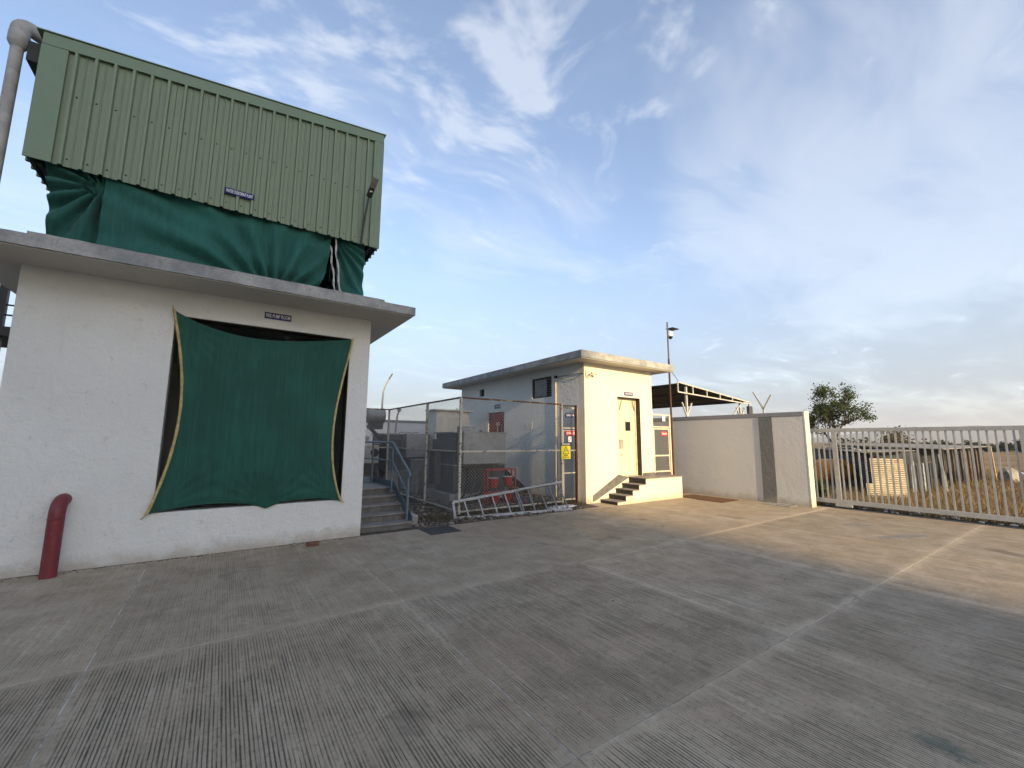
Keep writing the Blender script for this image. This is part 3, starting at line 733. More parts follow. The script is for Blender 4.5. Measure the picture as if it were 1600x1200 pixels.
# front door, two leaves in a recess
fr = MB().box(DX0, DX0+.05, MY+.15, MY+.20, DZ0, DZ1).box(DX1-.05, DX1, MY+.15, MY+.20, DZ0, DZ1).box(DX0+.051, DX1-.051, MY+.15, MY+.20, DZ1-.05, DZ1).obj('door_frame', 'frame_cream', mr_)
d1 = B('door_leaf', 'door_cream', mr_, DX0+.055, 9.265, MY+.165, MY+.195, DZ0+.01, DZ1-.055, bevel=.003)
d2 = B('door_leaf', 'door_cream', mr_, 9.272, DX1-.055, MY+.165, MY+.195, DZ0+.01, DZ1-.055, bevel=.003)
B('window_frame', 'frame_cream', d2, 9.50, 9.745, MY+.158, MY+.166, 1.88, 2.17)
B('pane', 'dark_glass', d2, 9.515, 9.73, MY+.154, MY+.160, 1.895, 2.155)
for q, dr in ((9.235, d1), (9.335, d2)):
    MB().tube([(q, MY+.165, 1.63), (q, MY+.115, 1.63), (q, MY+.115, 1.40), (q, MY+.165, 1.40)], .011, 8).obj('handle', 'galv_dark', dr, smooth=True)
MB().lathe([(.016, -.012), (.016, .002)], 12, (9.33, MY+.165, 1.21), 'y').obj('lock', 'black_metal', d2)
MB().bar((9.36, MY+.12, DZ1-.07), (9.27, MY+.15, DZ1-.36), .02, .014).obj('door_closer', 'galv_dark', d2)
MB().bar((9.80, MY+.12, DZ1-.07), (9.925, MY+.15, DZ1-.36), .02, .014).obj('door_closer', 'galv_dark', d2)
for z in (.9, 1.75, 2.6): MB().tube([(9.95, MY+.155, z), (9.95, MY+.155, z+.1)], .009, 6).obj('hinge', 'galv_dark', d2)
B('dark_reveal', 'jamb_dark', mr_, DX1-.012, DX1+.001, MY+.003, MY+.149, DZ0+.002, DZ1-.002)  # thin dark strips on the right reveal and under the lintel
B('dark_reveal', 'jamb_dark', mr_, DX0+.002, DX1-.014, MY+.003, MY+.149, DZ1-.012, DZ1+.001)
B('lintel_edge', 'soffit', mr_, DX0-.001, DX1+.06, MY-.012, MY+.02, DZ1, DZ1+.022)
# steps and platform
pf = thing('front_steps', 'cream platform with five dark-risered stone steps below the pale door', 'steps', (9.5, 7.35, 0))
xsn = [8.28, 8.60, 8.87, 9.13, 9.41]; zs = [.085, .21, .335, .46, .61]
MB().prism([(8.30, 7.37, 0), (11.05, 7.37, 0), (11.05, 7.37, .595), (9.43, 7.37, .595), (9.43, 7.37, .445), (9.15, 7.37, .445), (9.15, 7.37, .32), (8.89, 7.37, .32), (8.89, 7.37, .195), (8.62, 7.37, .195), (8.62, 7.37, .07), (8.30, 7.37, .07)], (0, .558, 0)).obj('masonry', 'plaster_sun_tint', pf)
B('platform_return', 'plaster_sun_tint', pf, MX1+.003, 11.05, 7.931, 8.6, 0, .594)
B('platform_top', 'tread_stone', pf, 9.39, 11.085, 7.335, 7.928, .597, .622, bevel=.003)
B('platform_top', 'tread_stone', pf, MX1+.002, 11.085, 7.931, 8.62, .597, .621, bevel=.003)
zp = 0
for k, (x, z) in enumerate(zip(xsn, zs)):
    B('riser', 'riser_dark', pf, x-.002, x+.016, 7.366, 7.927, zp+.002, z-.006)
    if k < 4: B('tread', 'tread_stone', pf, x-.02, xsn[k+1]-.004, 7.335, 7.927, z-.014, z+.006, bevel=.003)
    zp = z
MB().prism([(7.99, MY-.014, .05), (8.05, MY-.014, .05), (9.41, MY-.014, .60), (9.02, MY-.014, .69), (9.0, MY-.014, .70), (8.0, MY-.014, .20)], (0, .012, 0)).obj('skirting', 'step_stone', pf)
B('skirting', 'step_stone', pf, 10.02, MX1+.004, MY-.014, MY-.002, .623, .70)

sign('purple-grey sign reading METER ROOM above the pale door', 'METER ROOM', (9.50, MY-.014, 2.945), (1,0,0), (0,-1,0), .36, .10, bm='sign_blue', tw=.84, th=.45)
sign('small navy sign above the red side door', 'LT ROOM', (MX-.014, 12.2, 2.76), (0,-1,0), (-1,0,0), .36, .13, tw=.8, th=.5)
nt = thing('wall_notice', 'white square notice with a round emblem on the grey side wall', 'notice', (MX-.012, 10.33, 2.05))
MB().box(MX-.012, MX-.004, 10.17, 10.49, 1.95, 2.16).obj('sheet', 'paper', nt)
MB().tube([(MX-.013, 10.33+.065*math.cos(a*.3927), 2.055+.065*math.sin(a*.3927)) for a in range(17)], .004, 4).obj('emblem_ring', 'pane_grey', nt)

cd_ = thing('conduit', 'cream plastic conduit running up the side wall and along to the camera', 'conduit', (MX-.03, 9.06, 0))
MB().tube([(MX-.03, 9.06, .05), (MX-.03, 9.06, 3.38)], .026, 10).obj('pipe', 'frame_cream', cd_, smooth=True)
B('junction_box', 'black_metal', cd_, MX-.06, MX-.003, 9.02, 9.10, 3.38, 3.45)
MB().tube([(MX-.012, 9.02, 3.415), (MX-.012, 8.4, 3.41), (MX-.012, 7.95, 3.40)], .009, 6).obj('cable_duct', 'trafo_grey', cd_)
MB().tube([(MX-.012, 9.0+(-1.06)*t, 3.40-.14*math.sin(math.pi*t)**1.2) for t in [i/14 for i in range(15)]], .005, 5).obj('cable', 'cable_grey', cd_)
cc = thing('security_camera', 'small cream security camera on a bracket at the meter room corner', 'camera', (7.85, MY, 3.38))
B('bracket', 'frame_cream', cc, 7.80, 7.85, MY-.03, MY, 3.30, 3.47)
MB().tube([(7.825, MY-.03, 3.34), (7.86, MY-.10, 3.30), (7.92, MY-.12, 3.36)], .012, 6).obj('arm', 'frame_cream', cc)
MB().bar((7.90, MY-.12, 3.40), (8.10, MY-.16, 3.37), .06, .055).obj('body', 'frame_cream', cc, bevel=.01)

# ------------------------------------------------------------------ boundary walls
bw = thing('boundary_wall', 'grey rough plastered boundary wall with a dark painted strip and sun-tinted end', 'wall', (12.27, 8, 0))
BX, BH = 12.15, 2.27
B('wall', 'plaster_grey', bw, BX, BX+.25, 4.56, 20.2, -.05, BH)
B('end_face', 'plaster_sun_tint', bw, BX-.004, BX+.254, 4.535, 4.558, -.05, BH+.115)  # lit end of the grey wall, sun tint put into its colour
B('coping', 'paint_coping', bw, BX-.012, BX+.262, 4.559, 20.2, BH+.002, BH+.115, bevel=.008)
B('painted_strip', 'paint_band', bw, BX-.018, BX-.001, 5.31, 5.655, 0, BH-.004)
bf = thing('boundary_wall', 'pale low boundary wall at the back beyond the transformers', 'wall', (0, 20.3, 0))
B('wall', 'plaster_white', bf, -14, BX-.02, 20.21, 20.44, -.05, 2.42)
B('coping', 'paint_coping', bf, -14, BX-.02, 20.17, 20.48, 2.425, 2.54)
ya = thing('wire_bracket', 'white Y-shaped steel bracket standing on the grey boundary wall', 'bracket', (BX+.12, 5.56, 2.38))
MB().bar((BX+.12, 5.56, BH+.116), (BX+.12, 5.56, 2.52), .035).obj('stem', 'gate_paint', ya)
for a in ((BX+.12, 5.80, 3.0), (BX+.12, 5.34, 2.89)): MB().bar((BX+.12, 5.56, 2.50), a, .038, .038).obj('arm', 'gate_paint', ya)

# ------------------------------------------------------------------ sliding gate
gt = thing('sliding_gate', 'pale grey sliding gate of thin vertical bars at the yard entrance', 'gate', (12.7, 2, 0))
GX = 12.7
B('top_rail', 'gate_paint', gt, GX-.035, GX+.035, -2.6, 4.74, 1.868, 1.955, bevel=.004)
B('bottom_rail', 'gate_paint', gt, GX-.035, GX+.035, -2.6, 4.74, .105, .205, bevel=.004)
for y in (4.13, 1.08, -1.97): B('post', 'gate_paint', gt, GX-.033, GX+.033, y-.05, y+.05, .206, 1.867, bevel=.003)
ybars = [4.13+.117*(k+1) for k in range(4)]+[4.13-.1173*(k+1) for k in range(25)]+[1.08-.1173*(k+1) for k in range(25)]
for y in ybars: B('bar', 'gate_paint', gt, GX-.02, GX+.02, y-.0155, y+.0155, .206, 1.867)
for y in (4.05, .6, -1.9):
    w_ = B('wheel_box', 'gate_paint', gt, GX-.045, GX+.045, y-.17, y+.17, .035, .104, bevel=.006)
    MB().lathe([(.045, -.012), (.045, .012)], 14, (GX, y, .047), 'x').obj('wheel', 'black_metal', w_)
B('gate_track', 'black_metal', None, GX-.06, GX+.06, -3, 4.9, -.05, .004, **L('dark steel track set in the ground below the sliding gate', 'track'))

# ------------------------------------------------------------------ mesh gate between meter room and wall
mg = thing('mesh_gate', 'cream-framed mesh gate standing between the meter room and grey wall', 'gate', (11.1, 8.05, .62))
gy = 8.05
for x in (10.66, 11.53): B('post', 'frame_cream', mg, x-.03, x+.03, gy-.03, gy+.03, .0 if x > 11.09 else .623, 2.44)
for z in (2.04, 2.41): B('rail', 'frame_cream', mg, 10.691, 11.499, gy-.018, gy+.018, z-.018, z+.018)
for x in (10.73, 11.46): B('leaf_stile', 'frame_cream', mg, x-.02, x+.02, gy-.02, gy+.02, .66, 2.0)
for z in (1.17, 1.98, .70): B('leaf_rail', 'frame_cream', mg, 10.751, 11.439, gy-.017, gy+.017, z-.02, z+.02)
chain_link((10.75, gy), (11.44, gy), .72, 1.97, .055, .0024).obj('wire_mesh', 'galv_dark', mg, kind='stuff')
chain_link((10.69, gy), (11.5, gy), 2.06, 2.40, .055, .0024).obj('wire_mesh', 'galv_dark', mg, kind='stuff')
sign('small red warning sign on the mesh gate beside the grey wall', 'DANGER', (11.22, gy-.035, 1.835), (1,0,0), (0,-1,0), .30, .125, bm='sign_red', tw=.8, th=.42)
B('paper_tag', 'paper', None, 11.15, 11.29, gy-.034, gy-.030, 2.22, 2.40, **L('blank white card tied near the top of the mesh gate', 'card'))

# ------------------------------------------------------------------ drain gratings and covers
def grating(name, label, x0, x1, y0, y1, n, m, along='x'):
    e = thing(name, label, 'drain grating', ((x0+x1)/2, (y0+y1)/2, 0))
    MB().box(x0, x1, y0, y0+.025, .002, .014).box(x0, x1, y1-.025, y1, .002, .014).box(x0, x0+.025, y0+.026, y1-.026, .002, .014).box(x1-.025, x1, y0+.026, y1-.026, .002, .014).obj('frame', m, e)
    B('pit', 'black_metal', e, x0+.02, x1-.02, y0+.02, y1-.02, .002, .004)
    for k in range(n):
        if along == 'x':
            y = y0+.03+(y1-y0-.06)*(k+.5)/n; B('slat', m, e, x0+.026, x1-.026, y-.012, y+.012, .003, .012)
        else:
            x = x0+.03+(x1-x0-.06)*(k+.5)/n; B('slat', m, e, x-.012, x+.012, y0+.026, y1-.026, .003, .012)
grating('drain_grating', 'dark steel drain grating in the yard in front of the rubble', 3.05, 3.62, 6.84, 7.38, 14, 'grate_steel', 'y')
grating('drain_grating', 'rusty drain grating nearest the cream platform by the grey wall', 11.08, 11.85, 6.95, 7.55, 12, 'grate_rust')
grating('drain_grating', 'rusty drain grating farther from the platform by the grey wall', 11.0, 11.85, 6.18, 6.93, 14, 'grate_rust')
B('cover_slab', 'concrete_block', None, 11.72, 12.12, 4.85, 5.50, .002, .016, bevel=.004, **L('thin concrete cover plate at the foot of the dark wall strip', 'cover'))
def blot(name, label, c, pts, m='step_stone'):
    MB().prism([(c[0]+a, c[1]+b, .0025) for a, b in pts], (0, 0, .0015)).obj(name, m, None, **L(label, 'patch'))
blot('repair_patch', 'small dark mortar patch on the sunlit concrete nearer the wall', (10.4, 3.15), [(-.2, .1), (-.05, .02), (.0, -.15), (.2, -.22), (.25, -.1), (.12, .0), (.1, .12), (-.1, .2)], 'tread_stone')
blot('repair_patch', 'long dark mortar patch on the sunlit concrete nearer the gate', (9.75, 2.35), [(-.45, .15), (-.2, -.02), (.1, -.08), (.45, -.28), (.55, -.2), (.25, .0), (-.05, .12), (-.3, .22)], 'tread_stone')

# ------------------------------------------------------------------ stairs beside the pump room
ss = thing('side_stairs', 'grey stone stairs with blue handrail climbing beside the white pump room', 'stairs', (2.5, 7.55, 0))
yn = [7.56, 7.90, 8.22, 8.54, 8.86]; zn = [.115, .235, .36, .485, .61]; zp = 0
for k in range(5):
    y1_ = yn[k+1] if k < 4 else 10.2
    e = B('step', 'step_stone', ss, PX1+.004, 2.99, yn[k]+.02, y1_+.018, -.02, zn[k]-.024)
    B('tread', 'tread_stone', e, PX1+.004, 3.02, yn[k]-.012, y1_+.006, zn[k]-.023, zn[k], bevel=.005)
hr = MB().tube([(2.95, 7.66, .92), (2.95, 7.70, .985), (2.95, 8.70, 1.53), (2.95, 8.78, 1.545), (2.95, 10.12, 1.545), (2.10, 10.12, 1.545)], .024, 10).obj('handrail', 'rail_blue', ss, smooth=True)
MB().tube([(2.95, 7.78, .60), (2.95, 8.72, 1.16), (2.95, 10.12, 1.16), (2.10, 10.12, 1.16)], .018, 10).obj('middle_rail', 'rail_blue', ss, smooth=True)
for y, z0, z1 in ((7.76, .10, 1.01), (8.72, .49, 1.53), (10.12, .612, 1.54)): MB().tube([(2.95, y, z0), (2.95, y, z1)], .023, 10).obj('baluster', 'rail_blue', ss, smooth=True)
MB().tube([(2.12, 10.12, .612), (2.12, 10.12, 1.54)], .023, 10).obj('baluster', 'rail_blue', ss, smooth=True)
MB().prism([(3.0, 7.62, .09), (3.0, 7.74, .09), (3.0, 8.80, .60), (3.0, 10.16, .60), (3.0, 10.16, .74), (3.0, 8.72, .74), (3.0, 7.62, .20)], (.008, 0, 0)).obj('stringer', 'rail_blue', ss)
B('toe_plate', 'rail_blue', ss, PX1+.01, 2.99, 10.13, 10.14, .612, .74)
MB().box(3.03, 3.16, 7.72, 8.0, -.02, .20).obj('concrete_lump', 'concrete_block', None, bevel=.02, **L('pale concrete block beside the stairs at the foot of the blue handrail', 'block'))

# ------------------------------------------------------------------ chain-link fence round the transformers
FYf, FXs = 8.12, 4.22
cf = thing('chain_link_fence', 'rusty chain-link fence with flaking cream posts round the transformers', 'fence', (FXs, FYf, 0))
fp = [(FXs, FYf), (FXs, 9.95), (FXs, 12.95), (3.42, 12.95), (7.12, FYf)]
for (x, y) in fp: MB().bar((x, y, -.05), (x, y, 2.55), .05, .05).obj('post', 'flaking', cf)
segs = [((FXs, FYf), (7.12, FYf)), ((FXs, FYf), (FXs, 12.95)), ((FXs, 12.95), (3.42, 12.95))]
for a, b in segs:
    for z in (2.53, 1.36, .10):
        if z == .10: pass
        d_ = (Vector((*b, 0))-Vector((*a, 0))).normalized()*.027
        MB().bar((a[0]+d_.x, a[1]+d_.y, z), (b[0]-d_.x, b[1]-d_.y, z), .034, .034).obj('rail', 'rusty_rail' if z > 2 else 'flaking', cf)
    chain_link(a, b, .13, 2.52).obj('wire_mesh', 'galv', cf, kind='stuff')
sg = thing('mesh_gate', 'narrow rusty mesh gate closing the fence at the meter room corner', 'gate', (7.4, 8.2, 0))
MB().bar((7.50, 7.99, -.02), (7.50, 7.99, 2.52), .055).obj('post', 'rust_dark', sg)
MB().bar((7.15, 8.13, 2.50), (7.50, 8.02, 2.50), .035).obj('top_rail', 'rust_dark', sg)
for x in (7.17, 7.715): MB().bar((x, 8.20, -.02), (x, 8.20, 2.48), .05).obj('gate_post', 'flaking', sg)
for z in (2.46, 1.93): MB().bar((7.196, 8.20, z), (7.689, 8.20, z), .034).obj('gate_rail', 'flaking', sg)
for x in (7.23, 7.66): MB().bar((x, 8.20, .12), (x, 8.20, 1.88), .036).obj('leaf_stile', 'flaking', sg)
for z in (1.86, .78, .12): MB().bar((7.249, 8.20, z), (7.641, 8.20, z), .032).obj('leaf_rail', 'flaking', sg)
chain_link((7.2, 8.20), (7.69, 8.20), .14, 2.44, .075).obj('wire_mesh', 'galv_dark', sg, kind='stuff')
MB().bar((7.15, 8.12, 1.36), (7.47, 8.0, 1.36), .03).obj('mid_rail', 'flaking', sg)
sign('navy sign on the narrow rusty mesh gate', 'TRANSFORMER', (7.46, 8.165, 2.265), (1,0,0), (0,-1,0), .32, .10, tw=.86, th=.5)
sign('red danger sign on the narrow rusty mesh gate', 'DANGER', (7.47, 8.165, 1.80), (1,0,0), (0,-1,0), .33, .115, bm='sign_red', tw=.84, th=.5)
np_ = thing('small_plate', 'small white plate with a slash below the red danger sign', 'plate', (7.44, 8.165, 1.64))
B('plate', 'sign_white', np_, 7.38, 7.50, 8.16, 8.168, 1.57, 1.71)
MB().bar((7.40, 8.158, 1.59), (7.48, 8.158, 1.69), .014, .002, (0,1,0)).obj('slash', 'sign_red', np_)
ds = thing('danger_sign', 'yellow high-voltage warning sign with black triangle hanging on the fence', 'sign', (7.20, 8.06, 1.36))
B('board', 'sign_yellow', ds, 7.05, 7.36, 8.060, 8.068, 1.145, 1.475, bevel=.001)
B('header', 'ink_black', ds, 7.05, 7.36, 8.059, 8.068, 1.477, 1.552)
text_part('DANGER', 'sign_white', ds, (7.205, 8.0585, 1.518), (1,0,0), (0,0,1), .26, .042, (0,-1,0))
tri = [Vector((7.205, 8.057, 1.455)), Vector((7.105, 8.057, 1.275)), Vector((7.305, 8.057, 1.275))]
for k in range(3): MB().bar(tri[k], tri[(k+1) % 3], .013, .003, (0,1,0)).obj('triangle_edge', 'ink_black', ds)
MB().prism([(7.215, 8.057, 1.40), (7.185, 8.057, 1.345), (7.203, 8.057, 1.345), (7.195, 8.057, 1.295), (7.228, 8.057, 1.36), (7.208, 8.057, 1.36)], (0, .002, 0)).obj('bolt_symbol', 'ink_black', ds)
for z, ws_ in ((1.232, ((7.14, 7.27),)), (1.18, ((7.085, 7.16), (7.175, 7.23), (7.25, 7.325)))):
    for a, b in ws_:
        mm = MB().box(a, b, 8.057, 8.059, z+.014, z+.020); k = a+.004
        while k < b-.008: mm.box(k, k+.006, 8.0572, 8.0592, z-.016, z+.013); k += .013
        mm.obj('script_word', 'ink_black', ds)

# ------------------------------------------------------------------ ladder leaning on the fence
ld = thing('ladder', 'long aluminium ladder lying on its side against the chain-link fence', 'ladder', (5.4, 7.6, 0))
b0, b1 = Vector((3.98, 7.80, .035)), Vector((6.80, 7.42, .035)); t0, t1 = Vector((4.02, 7.99, .33)), Vector((7.02, 8.03, .575))
nrm = (b1-b0).cross(t0-b0).normalized()
MB().bar(b0, b1, .06, .024, nrm).obj('stile', 'galv', ld, bevel=.003)
MB().bar(t0, t1, .06, .024, nrm).obj('stile', 'galv', ld, bevel=.003)
MB().bar(b0, t0, .05, .024, nrm).obj('end_cap', 'galv', ld)
for k in (.09, .205, .32, .43, .528, .546, .645, .755, .855, .955):
    MB().bar(b0.lerp(b1, k+.015), t0.lerp(t1, k-.005), .030, .022, nrm).obj('rung', 'galv_dark' if k > .5 else 'galv', ld)
MB().bar(t0.lerp(t1, .55)+nrm*.03, t1+nrm*.03, .05, .022, nrm).obj('stile', 'galv', ld)

# ------------------------------------------------------------------ fire buckets on their stand
bs = thing('bucket_stand', 'red steel stand holding fire buckets behind the fence', 'stand', (5.85, 9.0, 0))
for x in (5.44, 6.28):
    for y in (8.98, 9.16): MB().bar((x, y, .0), (x, y, .88), .028).obj('leg', 'red_paint', bs)
for z in (.87, .30):
    for y in (8.98, 9.16): MB().bar((5.455, y, z), (6.265, y, z), .028).obj('crossbar', 'red_paint', bs)
MB().bar((5.44, 9.0, .87), (5.44, 9.14, .87), .026).obj('crossbar', 'red_paint', bs); MB().bar((6.28, 9.0, .87), (6.28, 9.14, .87), .026).obj('crossbar', 'red_paint', bs)
BUCK = [MB().lathe([(.085, 0), (.105, .07), (.132, .24), (.126, .24), (.100, .07), (.08, .015)], 20).mesh('bucket', smooth=True),
        MB().lathe([(.128, .236), (.137, .238), (.137, .25), (.128, .252)], 20).mesh('rim', smooth=True),
        MB().tube(arc((0,0,.245), .135, R(200), R(340), (1,0,0), (0,0,1), 12), .004, 5).mesh('handle')]
for lab, p in (('upper left red fire bucket on the stand', (5.66, 9.07, .42)), ('upper right red fire bucket on the stand', (6.10, 9.07, .44)), ('lower left red fire bucket under the stand shelf', (5.70, 9.07, .035)), ('lower right red fire bucket under the stand shelf', (6.10, 9.07, .055))):
    e = thing('fire_bucket', lab, 'bucket', p, 'fire buckets on the red stand')
    for nm, me, m in zip(('body', 'rim', 'handle'), BUCK, ('red_paint', 'steel_pale', 'black_metal')):
        o = link(nm, me, m, e); o.matrix_parent_inverse = Matrix.Identity(4)
        if nm == 'handle' and p[2] > .3: o.hide_render = False
for p in ((5.66, .42), (6.10, .44)):
    MB().tube(arc((p[0], 9.07, p[1]-.015), .07, 0, 2*math.pi, (1,0,0), (0,1,0), 14), .006, 5).obj('bucket_ring', 'black_metal', bs)
    MB().bar((p[0]-.02, 8.98, p[1]-.11), (p[0]-.02, 9.0, p[1]-.015), .012).obj('ring_stay', 'black_metal', bs)

# ------------------------------------------------------------------ transformers and switchgear
tp = thing('transformer', 'large grey transformer with a deep cable box nearest the fence', 'transformer', (5.8, 10.5, 0))
B('plinth', 'concrete_block', tp, 4.85, 6.75, 9.85, 11.5, 0, .22, bevel=.01)
B('tank', 'trafo_dark', tp, 5.0, 6.6, 9.96, 11.1, .23, 1.78, bevel=.01)
B('lid', 'trafo_grey', tp, 4.95, 6.65, 9.92, 11.15, 1.782, 1.815)
B('stiffener', 'trafo_grey', tp, 4.985, 6.615, 9.945, 11.115, .93, .96)
cb = B('cable_box', 'trafo_grey', tp, 5.07, 6.345, 9.55, 9.918, .99, 1.795, bevel=.006)
B('box_lid', 'trafo_grey', cb, 5.055, 6.36, 9.535, 9.917, 1.797, 1.818)
for x in (5.10, 6.31):
    for z in (1.05, 1.4, 1.74): MB().lathe([(.012, 0), (.012, -.012)], 6, (x, 9.55, z), 'y').obj('bolt', 'galv_dark', cb)
for x in (5.25, 5.5, 5.75, 6.0): MB().lathe([(.03, .96), (.03, .989), (.02, .9)], 10, (x, 9.7, 0)).obj('cable_gland', 'galv_dark', cb)
for k in range(9):
    B('radiator_fin', 'trafo_dark', tp, 5.05+k*.17, 5.065+k*.17, 11.16, 11.45, .35, 1.62)
for k in range(5): B('radiator_fin', 'trafo_dark', tp, 4.80, 4.998, 10.72+k*.085, 10.735+k*.085, .40, 1.30)
B('relay_box', 'trafo_grey', tp, 5.35, 5.78, 10.2, 10.5, 1.817, 1.98, bevel=.006)
MB().lathe([(.04, 1.817), (.04, 1.88), (.025, 1.9)], 12, (6.0, 10.3, 0)).obj('oil_cap', 'galv_dark', tp)
cbw = thing('power_cables', 'black power cables hanging from the cable box and sweeping across the ground', 'cable', (5.4, 9.2, 0))
random.seed(3)
for k, (x0, m) in enumerate(((5.25, 'cable_black'), (5.27, 'cable_black'), (5.5, 'cable_grey'), (5.52, 'cable_black'), (5.75, 'cable_grey'), (5.77, 'cable_black'), (6.0, 'cable_black'))):
    ex, ey = 4.3+k*.05, 8.75+k*.09
    p0, p1, p2, p3 = Vector((x0, 9.7, .93)), Vector((x0+.02, 9.66, .35)), Vector((x0-.25, 9.35, .10+.02*k)), Vector((ex, ey, .06+.012*k))
    pts = [p0*(1-t)**3+p1*3*t*(1-t)**2+p2*3*t*t*(1-t)+p3*t**3 for t in [i/18 for i in range(19)]]
    MB().tube(pts, .021, 7).obj('cable', m, cbw, smooth=True)
pb = thing('concrete_plinth', 'tall pale concrete block standing behind the dark transformer tank', 'block', (5.1, 12.1, 0))
B('block', 'concrete_block', pb, 4.80, 5.42, 12.0, 12.5, 0, .98, bevel=.012)
B('cap', 'concrete_block', pb, 4.78, 5.44, 11.98, 12.52, .982, 1.01, bevel=.006)

t2 = thing('transformer', 'grey transformer with round oil drum raised on struts farther back', 'transformer', (5, 14, 0))
B('tank', 'trafo_dark', t2, 4.27, 5.75, 13.5, 14.8, .62, 1.76, bevel=.01)
B('lid', 'trafo_grey', t2, 4.22, 5.80, 13.45, 14.85, 1.762, 1.80)
b2 = B('cable_box', 'trafo_grey', t2, 4.86, 5.55, 13.05, 13.449, 1.04, 1.79, bevel=.006)
B('door', 'trafo_grey', b2, 4.90, 5.51, 13.035, 13.049, 1.08, 1.75, bevel=.004)
for x in (5.05, 5.3): MB().bar((x, 13.02, 1.25), (x, 13.02, 1.37), .02).obj('handle', 'black_metal', b2)
for k in range(6): B('radiator_fin', 'trafo_dark', t2, 4.30+k*.085, 4.318+k*.085, 13.15, 13.449, .72, 1.6)
for x, y in ((4.40, 13.6), (4.85, 13.6), (5.3, 13.6), (4.4, 14.5), (5.3, 14.5)): B('leg', 'concrete_block', t2, x, x+.38, y-.15, y+.2, 0, .615, bevel=.01)
dr = MB().lathe([(.05, -.33), (.19, -.30), (.235, -.26), (.235, .26), (.19, .30), (.05, .33)], 22, (3.98, 13.62, 2.36), 'x').obj('oil_drum', 'trafo_grey', t2, smooth=True)
MB().lathe([(.25, .24), (.25, .27)], 22, (3.98, 13.62, 2.36), 'x').obj('drum_flange', 'trafo_grey', dr)
B('drum_cradle', 'trafo_dark', t2, 3.80, 4.20, 13.45, 13.8, 1.93, 2.14)
for y in (13.5, 13.75): MB().bar((3.85, y, 1.95), (4.35, y, 1.5), .05).obj('strut', 'trafo_dark', t2)
MB().tube([(3.5, 13.62, 2.0), (3.75, 13.62, 2.02), (4.0, 13.62, 2.05)], .02, 6).obj('drain_pipe', 'trafo_dark', t2)
MB().tube([(4.70, 13.7, 1.80), (4.74, 13.7, 2.4), (4.80, 13.7, 2.58)], .03, 8).obj('vent_pipe', 'trafo_grey', t2, smooth=True)
MB().lathe([(.07, -.03), (.07, .03)], 14, (4.80, 13.7, 2.60), 'y').obj('vent_cap', 'trafo_grey', t2)
for k in range(3): MB().tube([(4.9+k*.25, 14.0, 1.80), (4.95+k*.25, 13.9, 1.85), (5.1+k*.25, 13.9, 1.83)], .012, 5).obj('lead', 'cable_black', t2)

sk = thing('pump_skid', 'pale grey equipment box with a dark round port behind the blue rail', 'machine', (3.9, 13.7, 0))
B('casing', 'steel_pale', sk, 3.25, 4.16, 13.62, 14.3, .85, 1.42, bevel=.01)
B('top_strip', 'steel_pale', sk, 3.22, 4.18, 13.60, 14.32, 1.46, 1.52)
MB().lathe([(.13, -.012), (.13, .0), (.10, .004)], 20, (4.02, 13.615, 1.18), 'y').obj('port', 'black_metal', sk)
for z in (.55, .65, .75): B('louvre', 'trafo_dark', sk, 3.28, 4.14, 13.64, 13.70, z, z+.05)
B('base', 'trafo_dark', sk, 3.25, 4.16, 13.7, 14.3, 0, .84)
for x in (3.6, 3.85): MB().lathe([(.03, 1.52), (.03, 1.58), (.07, 1.6), (.07, 1.68), (.02, 1.72)], 12, (x, 13.9, 0)).obj('valve', 'steel_pale', sk)

ks = thing('switchgear_kiosk', 'cream metal switchgear cabinet with flat overhanging top', 'cabinet', (6.4, 13.4, 0))
B('body', 'kiosk_white', ks, 5.83, 7.10, 13.0, 13.65, .1, 2.58, bevel=.006)
B('roof', 'kiosk_white', ks, 5.73, 7.22, 12.9, 13.75, 2.582, 2.63, bevel=.006)
B('plinth', 'concrete_block', ks, 5.78, 7.15, 12.95, 13.7, 0, .098)
for x in (5.86, 6.29, 6.70): B('door', 'kiosk_white', ks, x, x+.385, 12.985, 12.999, .2, 2.5, bevel=.004)
MB().lathe([(.03, 2.63), (.04, 2.70), (.02, 2.72)], 10, (6.7, 13.2, 0)).obj('vent', 'kiosk_white', ks)

sp = thing('street_light', 'slender curved street light rising behind the transformers', 'street light', (6.78, 22, 0))
MB().tube([(6.78, 22, 0), (6.775, 22, 3.6), (6.80, 22, 4.1), (6.90, 21.98, 4.45), (7.08, 21.95, 4.85)], [.07, .05, .045, .04, .04], 8).obj('pole', 'trafo_grey', sp, smooth=True)
MB().bar((7.05, 21.95, 4.78), (7.22, 21.93, 5.10), .13, .07).obj('lamp_head', 'lamp_body', sp, bevel=.02)

# ------------------------------------------------------------------ camera pole and canopy beyond the wall
cp = thing('camera_pole', 'thin maroon pole carrying a dome camera and small solar panel', 'pole', (11.95, 8.25, 0))
MB().tube([(11.95, 8.25, 0), (11.95, 8.25, 4.3)], .030, 10).obj('pole', 'rust_dark', cp, smooth=True)
MB().tube([(11.95, 8.25, 4.3), (11.95, 8.25, 5.56)], .024, 10).obj('upper_pole', 'lamp_body', cp, smooth=True)
B('solar_panel', 'solar', cp, 11.99, 12.36, 8.08, 8.34, 5.34, 5.36)
MB().bar((11.97, 8.25, 5.28), (12.15, 8.22, 5.345), .02).obj('panel_arm', 'lamp_body', cp)
dm = MB().lathe([(.02, 5.24), (.075, 5.22), (.08, 5.08)], 16, (12.06, 8.22, 0)).obj('camera_housing', 'plastic_white', cp, smooth=True)
MB().lathe([(.072, 5.078), (.065, 5.03), (.03, 4.99)], 16, (12.06, 8.22, 0)).obj('dome', 'black_metal', dm, smooth=True)
